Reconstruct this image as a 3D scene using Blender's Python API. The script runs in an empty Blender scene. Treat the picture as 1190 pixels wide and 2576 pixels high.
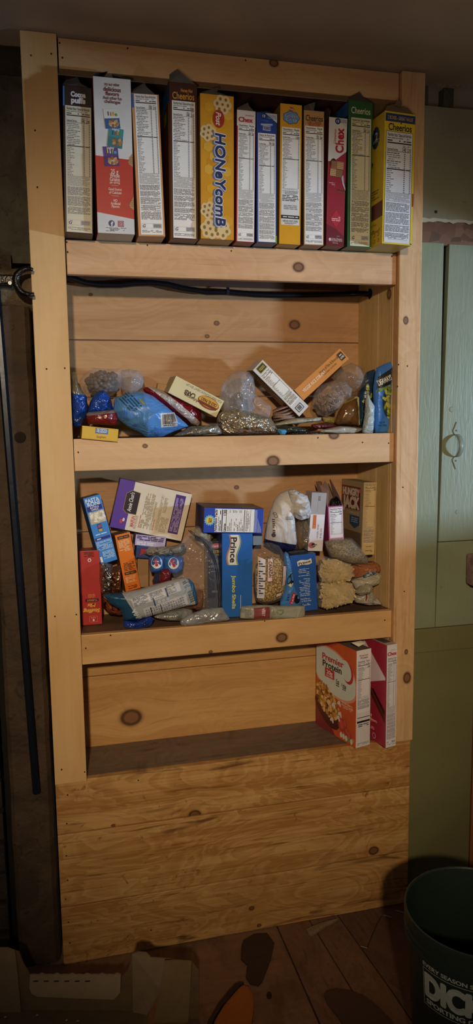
import bpy, bmesh, math, random
from mathutils import Vector, Matrix, noise
random.seed(7)
S = bpy.context.scene
COL = S.collection
PI = math.pi

# ------------------------------------------------------------------ camera
CAM = Vector((0.0386, -1.855, 1.4488)); YAW, PITCH, ROLL, FPX = 0.238656, -0.130452, -0.0125573, 1855.6
_f = Vector((math.sin(YAW)*math.cos(PITCH), math.cos(YAW)*math.cos(PITCH), math.sin(PITCH)))
_r = Vector((math.cos(YAW), -math.sin(YAW), 0)); _u = _r.cross(_f)
_R = _r*math.cos(ROLL) + _u*math.sin(ROLL); _U = -_r*math.sin(ROLL) + _u*math.cos(ROLL)
cd = bpy.data.cameras.new('camera'); cam = bpy.data.objects.new('camera', cd); COL.objects.link(cam)
cd.sensor_fit = 'HORIZONTAL'; cd.sensor_width = 36; cd.lens = 36*FPX/1190; cd.clip_start = .02
cam.matrix_world = Matrix(((_R.x, _U.x, -_f.x, CAM.x), (_R.y, _U.y, -_f.y, CAM.y), (_R.z, _U.z, -_f.z, CAM.z), (0, 0, 0, 1)))
S.camera = cam

# ------------------------------------------------------------------ light and exposure
S.view_settings.view_transform = 'Standard'; S.view_settings.look = 'None'
S.view_settings.gamma = 1; S.view_settings.use_curve_mapping = False
S.view_settings.exposure = 0.0
wd = bpy.data.worlds.new('world'); S.world = wd; wd.use_nodes = True
bg = wd.node_tree.nodes['Background']; bg.inputs[0].default_value = (1.0, .87, .78, 1); bg.inputs[1].default_value = .065

def lamp(name, kind, loc, target, energy, color, **kw):
    l = bpy.data.lights.new(name, kind); l.energy = energy; l.color = color
    for k, v in kw.items(): setattr(l, k, v)
    o = bpy.data.objects.new(name, l); COL.objects.link(o); o.location = loc
    o.rotation_euler = (Vector(target)-Vector(loc)).to_track_quat('-Z', 'Y').to_euler()
    return o
# warm lamp high up behind the viewer
lamp('warm_lamp', 'SPOT', (-.25, -3.3, 2.15), (.54, 0, 1.11), 250, (1, .77, .49), spot_size=math.radians(42), spot_blend=1.0, shadow_soft_size=.06)
# unseen fill spot added low behind the viewer to brighten the ceiling
lamp('ceiling_fill', 'SPOT', (-.2, -2.3, 1.15), (.45, -.85, 2.32), 17, (1, .80, .62), spot_size=math.radians(62), spot_blend=.8, shadow_soft_size=.08)
# cool daylight from a window far to the right
lamp('window_daylight', 'AREA', (3.3, -1.75, 1.34), (.6, 0, 1.45), 70, (.51, .75, 1), shape='RECTANGLE', size=.22, size_y=.12)

# ------------------------------------------------------------------ helpers
def at(px, py, Y):
    d = _f + _R*((px-595)/FPX) - _U*((py-1288)/FPX)
    return CAM + d*((Y-CAM.y)/d.y)
def atz(px, py, Z):
    d = _f + _R*((px-595)/FPX) - _U*((py-1288)/FPX)
    return CAM + d*((Z-CAM.z)/d.z)
def lin(h):
    c = [int(h[i:i+2], 16)/255 for i in (0, 2, 4)]
    return tuple(x/12.92 if x < .04045 else ((x+.055)/1.055)**2.4 for x in c) + (1,)
_M = {}
INK_GAIN = (1, 1, 1)   # how strong the printing inks of the goods are
def newmat(name):
    m = bpy.data.materials.new(name); m.use_nodes = True
    return m, m.node_tree.nodes, m.node_tree.links, m.node_tree.nodes['Principled BSDF']
def mat(h, rough=.45, metal=0, bump=0, bscale=60, var=.10, spec=.5):
    k = (h, rough, metal, bump, bscale, var, INK_GAIN)
    if k in _M: return _M[k]
    m, N, L, b = newmat('paint_'+h)
    b.inputs['Roughness'].default_value = rough; b.inputs['Metallic'].default_value = metal
    b.inputs['Specular IOR Level'].default_value = spec
    c = tuple(min(.84, v*g) for v, g in zip(lin(h), INK_GAIN))
    tc = N.new('ShaderNodeTexCoord'); n = N.new('ShaderNodeTexNoise'); n.inputs['Scale'].default_value = 35; n.inputs['Detail'].default_value = 4
    L.new(tc.outputs['Object'], n.inputs['Vector'])
    mx = N.new('ShaderNodeMix'); mx.data_type = 'RGBA'; L.new(n.outputs[0], mx.inputs[0])
    mx.inputs[6].default_value = tuple(x*(1-var) for x in c[:3])+(1,); mx.inputs[7].default_value = tuple(min(1, x*(1+var)) for x in c[:3])+(1,)
    L.new(mx.outputs[2], b.inputs['Base Color'])
    if bump:
        n2 = N.new('ShaderNodeTexNoise'); n2.inputs['Scale'].default_value = bscale; n2.inputs['Detail'].default_value = 3; n2.inputs['Distortion'].default_value = 1.2
        L.new(tc.outputs['Object'], n2.inputs['Vector'])
        bp = N.new('ShaderNodeBump'); bp.inputs['Strength'].default_value = bump; bp.inputs['Distance'].default_value = .01
        L.new(n2.outputs[0], bp.inputs['Height']); L.new(bp.outputs[0], b.inputs['Normal'])
    _M[k] = m; return m

class NT:
    """tiny expression helper for math nodes"""
    def __init__(s, m): s.N = m.node_tree.nodes; s.L = m.node_tree.links
    def m(s, op, a, b=None, c=None):
        n = s.N.new('ShaderNodeMath'); n.operation = op
        for i, v in enumerate((a, b, c)):
            if v is None: continue
            if isinstance(v, (int, float)): n.inputs[i].default_value = v
            else: s.L.new(v, n.inputs[i])
        return n.outputs[0]
    def mr(s, v, a, b, c=0, d=1, smooth=True):
        n = s.N.new('ShaderNodeMapRange'); n.interpolation_type = 'SMOOTHSTEP' if smooth else 'LINEAR'
        s.L.new(v, n.inputs[0])
        for i, x in enumerate((a, b, c, d)): n.inputs[i+1].default_value = x
        return n.outputs[0]
    def mix(s, f, a, b):
        n = s.N.new('ShaderNodeMix'); n.data_type = 'RGBA'
        for i, v in ((0, f), (6, a), (7, b)):
            if isinstance(v, (int, float, tuple)): n.inputs[i].default_value = v
            else: s.L.new(v, n.inputs[i])
        return n.outputs[2]
    def xyz(s, x, y, z):
        n = s.N.new('ShaderNodeCombineXYZ')
        for i, v in enumerate((x, y, z)):
            if isinstance(v, (int, float)): n.inputs[i].default_value = v
            else: s.L.new(v, n.inputs[i])
        return n.outputs[0]
    def noise(s, vec, scale, detail=4, dist=0, rough=.5):
        n = s.N.new('ShaderNodeTexNoise'); s.L.new(vec, n.inputs['Vector'])
        n.inputs['Scale'].default_value = scale; n.inputs['Detail'].default_value = detail
        n.inputs['Distortion'].default_value = dist; n.inputs['Roughness'].default_value = rough
        return n.outputs[0]
    def pos(s):
        g = s.N.new('ShaderNodeNewGeometry'); p = s.N.new('ShaderNodeSeparateXYZ'); s.L.new(g.outputs['Position'], p.inputs[0])
        return g.outputs['Position'], p.outputs[0], p.outputs[1], p.outputs[2]

def wood(name, light, mid, dark, axis='x', knots=(), seed=0, rough=.5, streak=.5, wide=1.0, dirt=0):
    m, N, L, b = newmat(name); t = NT(m)
    P, x, y, z = t.pos()
    a, c = (x, z) if axis == 'x' else (z, x)
    if axis == 'y': a, c = y, x
    kx_ = x
    if axis == 'side': a, c, kx_, axis = z, y, y, 'z'
    warp = None; kn = None; ring = None
    for (kx, kz, r) in knots:
        dx = t.m('MULTIPLY', t.m('SUBTRACT', kx_, kx), 1/r if axis != 'x' else .8/r); dz = t.m('MULTIPLY', t.m('SUBTRACT', z, kz), 1/r if axis == 'x' else .7/r)
        d = t.m('SQRT', t.m('ADD', t.m('MULTIPLY', dx, dx), t.m('MULTIPLY', dz, dz)))
        acr = dz if axis == 'x' else dx
        e = t.m('POWER', 2.0, t.m('MULTIPLY', t.m('MULTIPLY', d, d), -.16))
        w = t.m('MULTIPLY', t.m('MULTIPLY', acr, e), -r*.9)
        warp = w if warp is None else t.m('ADD', warp, w)
        k = t.mr(d, .8, 1.5, 1, 0); kn = k if kn is None else t.m('MAXIMUM', kn, k)
        rg = t.m('MULTIPLY', t.mr(d, .55, .85, 0, 1), t.mr(d, .9, 1.15, 1, 0)); ring = rg if ring is None else t.m('MAXIMUM', ring, rg)
    if warp is not None: c = t.m('ADD', c, warp)
    v1 = t.xyz(t.m('MULTIPLY', a, 1.3), t.m('MULTIPLY', y, 6), t.m('ADD', t.m('MULTIPLY', c, 14*wide), seed*3.17))
    v2 = t.xyz(t.m('MULTIPLY', a, 5), t.m('MULTIPLY', y, 60), t.m('ADD', t.m('MULTIPLY', c, 170), seed))
    v3 = t.xyz(t.m('MULTIPLY', a, 2.2), t.m('MULTIPLY', y, 3), t.m('ADD', t.m('MULTIPLY', c, 5*wide), seed*1.3+9))
    n1 = t.noise(v1, 1, 5, .9); n2 = t.noise(v2, 1, 3, .3); n3 = t.noise(v3, 1.4, 4, 1.5)
    rings = t.m('FRACT', t.m('MULTIPLY', n3, 9)); rings = t.m('MULTIPLY', t.mr(rings, .0, .8, 0, 1), t.mr(rings, .85, 1, 1, 0))
    f = t.m('ADD', t.mr(n1, .3, .72, 0, .75), t.m('MULTIPLY', rings, .28*streak))
    f = t.m('ADD', f, t.m('MULTIPLY', t.m('SUBTRACT', n2, .5), .9*streak))
    fine = t.mr(n2, .62, .78, 0, .45*streak)
    col = t.mix(f, lin(light), lin(mid)); col = t.mix(fine, col, lin(dark))
    big = t.noise(P, 3.1, 3, .5); col = t.mix(t.mr(big, .52, .8, 0, .45), col, lin(mid))
    if dirt:
        sp = t.noise(P, 26, 6, .8, .7); col = t.mix(t.mr(sp, .60, .72, 0, dirt), col, lin(dark))
        sm = t.noise(t.xyz(t.m('MULTIPLY', a, 4), y, t.m('MULTIPLY', c, 30)), 1.2, 5, 1.2); col = t.mix(t.mr(sm, .58, .75, 0, dirt), col, lin(dark))
    if kn is not None:
        col = t.mix(t.m('MULTIPLY', kn, .8), col, lin('6b4028')); col = t.mix(t.m('MULTIPLY', ring, .68), col, lin('2a170f'))
    L.new(col, b.inputs['Base Color']); b.inputs['Roughness'].default_value = rough
    bp = N.new('ShaderNodeBump'); bp.inputs['Strength'].default_value = .12; bp.inputs['Distance'].default_value = .002
    L.new(n2, bp.inputs['Height']); L.new(bp.outputs[0], b.inputs['Normal'])
    return m

def plastic(name, tint='e8e8f0', fac=.22, bump=.6, bs=22, rough=.12, milky=.10):
    m, N, L, b = newmat(name); t = NT(m); P, x, y, z = t.pos()
    n = t.noise(P, bs*.8, 2, 2.6, .5); rid = t.m('ABSOLUTE', t.m('SUBTRACT', n, .5))
    bp = N.new('ShaderNodeBump'); bp.inputs['Strength'].default_value = bump*.7; bp.inputs['Distance'].default_value = .012
    L.new(rid, bp.inputs['Height'])
    b.inputs['Base Color'].default_value = lin(tint); b.inputs['Roughness'].default_value = rough; b.inputs['Specular IOR Level'].default_value = 1.0
    L.new(bp.outputs[0], b.inputs['Normal'])
    tr = N.new('ShaderNodeBsdfTransparent'); tr.inputs[0].default_value = (.97, .97, .97, 1)
    lw = N.new('ShaderNodeLayerWeight'); lw.inputs[0].default_value = .35; L.new(bp.outputs[0], lw.inputs['Normal'])
    f = t.m('ADD', t.m('MULTIPLY', lw.outputs['Facing'], fac*.9), milky*.75)
    f = t.m('ADD', f, t.mr(rid, .0, .012, fac*.9, 0)); f = t.m('MINIMUM', f, .95)
    ms = N.new('ShaderNodeMixShader'); L.new(f, ms.inputs[0]); L.new(tr.outputs[0], ms.inputs[1]); L.new(b.outputs[0], ms.inputs[2])
    L.new(ms.outputs[0], N['Material Output'].inputs[0]); return m
def foil(name, h='b8b4ac', bs=26, metal=.95, rough=.16, bump=1.0):
    m, N, L, b = newmat(name); t = NT(m); P, x, y, z = t.pos()
    n = t.noise(P, bs*.8, 2, 2.5, .5); rid = t.m('ABSOLUTE', t.m('SUBTRACT', n, .5))
    v = N.new('ShaderNodeTexVoronoi'); L.new(P, v.inputs['Vector']); v.inputs['Scale'].default_value = bs*2.6
    hh = t.m('ADD', rid, t.m('MULTIPLY', v.outputs[0], .35))
    bp = N.new('ShaderNodeBump'); bp.inputs['Strength'].default_value = bump; bp.inputs['Distance'].default_value = .02
    L.new(hh, bp.inputs['Height']); L.new(bp.outputs[0], b.inputs['Normal'])
    b.inputs['Base Color'].default_value = lin(h); b.inputs['Metallic'].default_value = metal; b.inputs['Roughness'].default_value = rough
    return m
def film(name, h, h2=None, bs=24, bump=.5, rough=.28, metal=0, thr=.55, sc=12, split=None):
    """glossy printed bag film, optionally blotched with a second ink"""
    m, N, L, b = newmat(name); t = NT(m); P, x, y, z = t.pos()
    n = t.noise(P, bs*.75, 2, 2.2, .5); rid = t.m('ABSOLUTE', t.m('SUBTRACT', n, .5))
    bp = N.new('ShaderNodeBump'); bp.inputs['Strength'].default_value = bump; bp.inputs['Distance'].default_value = .014
    L.new(rid, bp.inputs['Height']); L.new(bp.outputs[0], b.inputs['Normal'])
    c = lin(h)
    if split:   # a second ink beyond a line, or inside a band about it
        for (a, q, hh, w) in split:
            n_ = Vector((-(q.z-a.z), 0, q.x-a.x)).normalized(); d = t.m('ADD', t.m('MULTIPLY', t.m('SUBTRACT', x, a.x), n_.x), t.m('MULTIPLY', t.m('SUBTRACT', z, a.z), n_.z))
            k_ = t.mr(t.m('ABSOLUTE', d), w, w+.0006, 1, 0) if w else t.mr(d, 0, .0006, 0, 1)
            c = t.mix(k_, c, lin(hh))
        L.new(c, b.inputs['Base Color'])
    elif h2: c = t.mix(t.mr(t.noise(P, sc, 3, .6), thr, thr+.04), c, lin(h2)); L.new(c, b.inputs['Base Color'])
    else: b.inputs['Base Color'].default_value = c
    b.inputs['Roughness'].default_value = rough; b.inputs['Metallic'].default_value = metal
    return m

ROOT = {}
def thing(name, label, cat, loc, group=None, kind=None):
    o = bpy.data.objects.new(name, None); COL.objects.link(o); o.location = loc; o.empty_display_size = .03
    o['label'] = label; o['category'] = cat
    if group: o['group'] = group
    if kind: o['kind'] = kind
    return o
def link(name, me, parent=None, label=None):
    o = bpy.data.objects.new(name, me); COL.objects.link(o)
    if parent is not None:
        off = Vector((0, 0, 0)); p = parent
        while p is not None: off += Vector(p.location); p = p.parent
        me.transform(Matrix.Translation(-off)); o.parent = parent
    if label: o['label'] = label
    return o
def mesh(name, V, F, mats, idx=None, parent=None, label=None, smooth=False, tag=None, origin=None):
    me = bpy.data.meshes.new(name); me.from_pydata([tuple(v) for v in V], [], F)
    for m in mats: me.materials.append(m)
    if idx: me.polygons.foreach_set('material_index', idx)
    if smooth: me.polygons.foreach_set('use_smooth', [True]*len(me.polygons))
    me.update()
    if origin is not None: me.transform(Matrix.Translation(-Vector(origin)))
    o = link(name, me, parent, label)
    if origin is not None: o.location = origin
    if tag: settag(o, *tag)
    return o
def settag(o, label=None, cat=None, group=None, kind=None):
    if label: o['label'] = label
    if cat: o['category'] = cat
    if group: o['group'] = group
    if kind: o['kind'] = kind
    return o
def bmobj(name, bm, mats, parent=None, label=None, smooth=False):
    me = bpy.data.meshes.new(name); bm.normal_update(); bm.to_mesh(me); bm.free()
    for m in mats: me.materials.append(m)
    if smooth: me.polygons.foreach_set('use_smooth', [True]*len(me.polygons))
    return link(name, me, parent, label)
def boxbm(x0, x1, y0, y1, z0, z1, bev=0, bm=None, mi=0):
    b = bmesh.new()
    bmesh.ops.create_cube(b, size=1, matrix=Matrix.Translation(((x0+x1)/2, (y0+y1)/2, (z0+z1)/2)) @ Matrix.Diagonal((x1-x0, y1-y0, z1-z0, 1)))
    if bev: bmesh.ops.bevel(b, geom=b.edges[:], offset=bev, segments=2, affect='EDGES', profile=.6)
    for f in b.faces: f.material_index = mi
    if bm is None: return b
    me = bpy.data.meshes.new('t'); b.to_mesh(me); b.free(); bm.from_mesh(me); bpy.data.meshes.remove(me); return bm
def tube(pts, radii, n=12, cap=True):
    V = []; F = []; pts = [Vector(p) for p in pts]
    if not isinstance(radii, (list, tuple)): radii = [radii]*len(pts)
    prev = None
    for i, p in enumerate(pts):
        d = (pts[min(i+1, len(pts)-1)]-pts[max(i-1, 0)]).normalized()
        a = d.cross(Vector((0, 0, 1)))
        if a.length < .2: a = d.cross(Vector((0, 1, 0)))
        if prev is not None: a = prev - d*prev.dot(d)
        a.normalize(); prev = a; c = d.cross(a)
        for k in range(n):
            q = 2*PI*k/n; V.append(p + (a*math.cos(q)+c*math.sin(q))*radii[i])
    for i in range(len(pts)-1):
        for k in range(n):
            F.append((i*n+k, i*n+(k+1) % n, (i+1)*n+(k+1) % n, (i+1)*n+k))
    if cap: F.append(tuple(range(n-1, -1, -1))); F.append(tuple(range((len(pts)-1)*n, len(pts)*n)))
    return V, F
def sheet(name, pts, m, parent, th=.0008, label=None):
    """a thin card with real thickness; pts = world points"""
    pts = [Vector(p) for p in pts]; n = Vector((0, 0, 0)); c = sum(pts, Vector((0, 0, 0)))/len(pts)
    for i in range(len(pts)): n += (pts[i]-c).cross(pts[(i+1) % len(pts)]-c)
    n.normalize(); k = len(pts)
    V = [p+n*th/2 for p in pts]+[p-n*th/2 for p in pts]
    F = [tuple(range(k)), tuple(range(2*k-1, k-1, -1))]+[(i, k+i, k+(i+1) % k, (i+1) % k) for i in range(k)]
    return mesh(name, V, F, [m], parent=parent, label=label)

# ------------------------------------------------------------------ printing on surfaces
_T = {}
def textmesh(s, bold=0, shear=0):
    k = (s, bold, shear)
    if k not in _T:
        cu = bpy.data.curves.new('t', 'FONT'); cu.body = s; cu.size = 1; cu.offset = bold; cu.shear = shear; cu.resolution_u = 4; cu.fill_mode = 'FRONT'
        o = bpy.data.objects.new('t', cu); me = bpy.data.meshes.new_from_object(o)
        V = [(v.co.x, v.co.y) for v in me.vertices]; F = [tuple(p.vertices) for p in me.polygons]
        xs = [v[0] for v in V] or [0]; ys = [v[1] for v in V] or [0]
        _T[k] = (V, F, min(xs), max(xs), min(ys), max(ys))
        bpy.data.meshes.remove(me); bpy.data.objects.remove(o); bpy.data.curves.remove(cu)
    return _T[k]
class Print:
    def __init__(s, fmap, curved=False, step=.006):
        s.f = fmap; s.V = []; s.F = []; s.I = []; s.mats = []; s.curved = curved; s.step = step; s.rng = random.Random(3); s.rough = .4
    def mi(s, h):
        m = h if not isinstance(h, str) else mat(h, s.rough)
        if m not in s.mats: s.mats.append(m)
        return s.mats.index(m)
    def add(s, P, F, h, layer):
        b = len(s.V); s.k = (getattr(s, 'k', 0)+1) % 48; z = (.0003+layer*.00025 if not s.curved else .0009+layer*.0007)+s.k*4e-6
        s.V += [s.f(u, v, z) for u, v in P]; i = s.mi(h)
        for f in F: s.F.append(tuple(b+k for k in f)); s.I.append(i)
    def rect(s, u0, v0, u1, v1, h, layer=1, rot=0, piv=None):
        nu = nv = 1
        if s.curved: nu = max(1, int(abs(u1-u0)/s.step)); nv = max(1, int(abs(v1-v0)/s.step))
        P = [(u0+(u1-u0)*i/nu, v0+(v1-v0)*j/nv) for j in range(nv+1) for i in range(nu+1)]
        if rot:
            cx, cy = piv or ((u0+u1)/2, (v0+v1)/2); c, q = math.cos(rot), math.sin(rot)
            P = [(cx+(a-cx)*c-(b-cy)*q, cy+(a-cx)*q+(b-cy)*c) for a, b in P]
        s.add(P, [(j*(nu+1)+i, j*(nu+1)+i+1, (j+1)*(nu+1)+i+1, (j+1)*(nu+1)+i) for j in range(nv) for i in range(nu)], h, layer)
    def poly(s, P, h, layer=1): s.add(P, [tuple(range(len(P)))], h, layer)
    def ell(s, cu, cv, ru, rv, h, layer=1, rot=0, n=28, wob=0, k=8):
        P = []
        for i in range(n):
            a = 2*PI*i/n; w = 1+wob*math.cos(k*a); x, y = ru*math.cos(a)*w, rv*math.sin(a)*w
            P.append((cu+x*math.cos(rot)-y*math.sin(rot), cv+x*math.sin(rot)+y*math.cos(rot)))
        c = len(P); P.append((cu, cv)); s.add(P, [(i, (i+1) % n, c) for i in range(n)], h, layer)
    def text(s, t, u, v, size, h, layer=3, rot=0, align='c', bold=0, shear=0, width=None):
        """size = cap height; width = total width to fit"""
        V, F, x0, x1, y0, y1 = textmesh(t, min(bold, .02), shear)
        ex = max(0, bold-.02)*size/.73
        k = size/.73; kx = k
        if width: kx = width/max(1e-6, x1-x0)
        ox = {'c': (x0+x1)/2, 'l': x0, 'r': x1}[align]; c, q = math.cos(rot), math.sin(rot)
        P = [((a-ox)*kx, (b-.365)*k) for a, b in V]
        for dx, dy in ([(0, 0)] if ex < 1e-9 else [(0, 0), (ex, 0), (-ex, 0), (0, ex), (0, -ex), (ex*.7, ex*.7), (-ex*.7, -ex*.7), (ex*.7, -ex*.7), (-ex*.7, ex*.7)] if bold >= .06 else [(0, 0), (ex, 0), (-ex, 0)]):
            s.add([(u+dx+a*c-b*q, v+dy+a*q+b*c) for a, b in P], F, h, layer)
    def micro(s, u0, v0, u1, v1, rows, h='55555a', fill=.55, layer=2, ragged=True, rot=0, piv=None, dens=.85):
        dv = (v1-v0)/rows
        for r in range(rows):
            v = v1-(r+.5)*dv; u = u0; end = u1-(s.rng.random()*.3*(u1-u0) if ragged and r % 5 == 4 else s.rng.random()*.04*(u1-u0))
            while u < end:
                w = s.rng.uniform(1.2, 4.5)*dv*.9
                if s.rng.random() < dens: s.rect(u, v-dv*fill/2, min(u+w, end), v+dv*fill/2, h, layer, rot, piv)
                u += w+dv*.45
    def obj(s, name, parent, label=None): return mesh(name, s.V, s.F, s.mats, s.I, parent, label)

INK = '26262b'; GREY = '75757a'
def facts(p, u0, v0, u1, v1, two=True, cals=('140', '210'), title='Nutrition Facts / Datos de Nutrición', paper='ebebf0', word='Calories/Calorías', mill=True, foot=.44, border=False, ink=INK, grey=GREY, head=True):
    """a nutrition panel: title, bars, rows, small print below; foot = share of the height used by small print"""
    W, H = u1-u0, v1-v0; p.rect(u0, v0, u1, v1, paper, 1)
    m = W*.05; a, b = u0+m, u1-m; w = b-a; y = v1-W*.045; t = W*.09
    if border:
        for q in ((u0, v0, u0+W*.012, v1), (u1-W*.012, v0, u1, v1), (u0, v1-W*.012, u1, v1)): p.rect(*q, ink, 2)
    p.text(title, (a+b)/2, y-t*.6, t*1.15, ink, 3, width=w*.97, bold=.016); y -= t*1.5
    p.micro(a, y-t*.55, b-w*.1, y, 1, grey); y -= t*.8
    p.micro(a, y-t*.7, a+w*.55, y, 1, ink, ragged=False); p.micro(b-w*.33, y-t*.7, b, y, 1, ink, ragged=False); y -= t*.95
    p.rect(a, y-t*.42, b, y, ink, 2); y -= t*.85
    c1, c2 = (b-w*.20 if two else b), b
    if two: p.micro(b-w*.36, y-t*.9, b-w*.2, y, 3, grey); p.micro(b-w*.16, y-t*.9, b, y, 3, grey); y -= t*.75
    cs = t*1.15
    p.text(word, a, y-t*.8, cs*.72, ink, 3, align='l', bold=.015, width=w*.44)
    if two: p.text(cals[0], b-w*.29, y-t*.7, cs*1.05, ink, 3, bold=.02, width=w*.145); p.text(cals[1], b-w*.085, y-t*.7, cs*1.05, ink, 3, bold=.02, width=w*.155)
    else: p.text(cals[0], b-w*.1, y-t*.7, cs*1.1, ink, 3, bold=.015, width=w*.22)
    y -= t*1.55; p.rect(a, y, b, y+t*.14, ink, 2); y -= t*.25
    bot = v0+H*foot; rh = t*.72; n = int((y-bot)/rh); cut = int(n*.42)
    for r in range(n):
        if r == cut: p.rect(a, y-t*.38, b-w*.22, y, ink, 2); p.rect(b-w*.2, y-t*.38, b, y, ink, 2); y -= t*.5
        if y-rh < bot: break
        ind = p.rng.choice((0, 0, .05)) if r < cut else 0; ln = p.rng.uniform(.25, .62) if r < cut else p.rng.uniform(.14, .34)
        p.micro(a+w*ind, y-rh*.82, a+w*(ind+ln), y-rh*.1, 1, '4c4c52' if (r < cut and r % 4 == 0) else grey, ragged=False, dens=1)
        if r > cut: p.rect(a, y-rh*1.0, b, y-rh*.97, '9a9aa0', 2)
        for cc in ((b-w*.24, b) if two else (b,)): p.rect(cc-w*.055, y-rh*.78, cc, y-rh*.2, grey, 2)
        y -= rh
    p.rect(a, y-t*.1, b, y, ink, 2); y -= t*.25
    h2 = (y-v0)
    if two and foot > .3:
        q = y-h2*.17; p.micro(a, q, b, y, int(h2*.17/(t*.34)), '8b8b90', .5, dens=.95)
    else: q = y-h2*.12; p.micro(a, q, b, y, max(2, int(h2*.12/(t*.4))), '8b8b90')
    y = q-t*.3; end = v0+(W*.62 if mill else W*.12)
    while y-t*2 > end:
        hh = min(y-end, t*p.rng.uniform(2.2, 4.2)); p.micro(a, y-hh, b, y, max(2, int(hh/(t*.44))), '66666c', .56, dens=.95); y -= hh+t*.35
    if mill:
        c = v0+W*.36; p.rect(a, c-w*.1, b, c+w*.13, '9c9ca4', 2); p.rect(a+w*.01, c-w*.09, b-w*.01, c+w*.12, paper, 2.3)
        p.text('G', a+w*.12, c+w*.015, w*.15, '2b2b6e', 3, bold=.03, shear=.3); p.micro(a+w*.22, c-w*.03, a+w*.4, c+w*.05, 2, '3a3a70')
        p.rect(b-w*.44, c-w*.08, b-w*.02, c+w*.11, 'a7a7ae', 3); p.micro(b-w*.4, c-w*.06, b-w*.06, c+w*.09, 4, '66666c', layer=4)
        p.micro(a, v0+W*.08, b, v0+W*.2, 3, GREY)

# ------------------------------------------------------------------ cartons
class Box:
    """a carton set by three seen corners of its front face, in a plane y = Y; D deep"""
    def __init__(s, name, label, cat, BL, BR, TL, D, cols, group=None, depth=(0, 1, 0), bev=.0012, part='carton', up='v'):
        s.cols = cols; s.o = BL; bx = BR-BL; bz = TL-BL; s.W = bx.length; s.H = bz.length; dd = Vector(depth)
        if up == 'v': s.ez = bz.normalized(); s.ey = (dd-s.ez*dd.dot(s.ez)).normalized(); s.ex = s.ey.cross(s.ez)
        else: s.ex = bx.normalized(); s.ey = (dd-s.ex*dd.dot(s.ex)).normalized(); s.ez = s.ex.cross(s.ey)
        if s.ex.dot(bx) < 0: s.ex = -s.ex
        s.W = abs(bx.dot(s.ex)) if up == 'v' else s.W; s.D = D
        s.root = thing(name, label, cat, s.pt(s.W/2, D/2, 0), group)
        bm = boxbm(0, s.W, 0, D, 0, s.H, bev); mats = []; 
        key = {(1, -1): 'front', (0, -1): 'left', (0, 1): 'right', (2, 1): 'top', (2, -1): 'bottom', (1, 1): 'back'}
        def ix(h):
            m = h if not isinstance(h, str) else mat(h, .42)
            if m not in mats: mats.append(m)
            return mats.index(m)
        for f in bm.faces:
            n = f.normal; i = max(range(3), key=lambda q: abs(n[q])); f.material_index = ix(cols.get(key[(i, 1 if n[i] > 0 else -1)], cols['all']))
        for v in bm.verts: v.co = s.pt(v.co.x, v.co.y, v.co.z)
        bmesh.ops.recalc_face_normals(bm, faces=bm.faces[:])
        bmobj(part, bm, mats, s.root)
    def pt(s, u, d, v): return s.o + s.ex*u + s.ey*d + s.ez*v
    def face(s, which='front'):
        W, D, H = s.W, s.D, s.H
        g = {'front': lambda u, v, z: s.pt(u, -z, v), 'left': lambda u, v, z: s.pt(-z, D-u, v), 'top': lambda u, v, z: s.pt(u, v, H+z),
             'right': lambda u, v, z: s.pt(W+z, u, v), 'bottom': lambda u, v, z: s.pt(u, D-v, -z)}[which]
        p = Print(g); p.W, p.H = (W, H) if which == 'front' else (D, H) if which in ('left', 'right') else (W, D)
        c = s.cols.get(which, s.cols['all'])
        p.add([(.0012, .0012), (p.W-.0012, .0012), (p.W-.0012, p.H-.0012), (.0012, p.H-.0012)], [(0, 1, 2, 3)], c, -.6)
        return p
    def flap(s, pts, h='5a5048', label=None):  # local (u,d,v) points
        sheet('flap', [s.pt(*p) for p in pts], mat(h, .6), s.root, .0007, label)
def zbox(name, label, corners, Y, D, cols, z0=None, **kw):
    """corners = BL, BR, TL in the picture, taken in the plane y=Y"""
    P = [at(x, y, Y) for x, y in corners]
    if z0 is not None:
        d = z0-P[0].z; P[0].z = z0; P[1].z += d
    return Box(name, label, kw.pop('cat', 'box'), P[0], P[1], P[2], D, cols, **kw)

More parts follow.
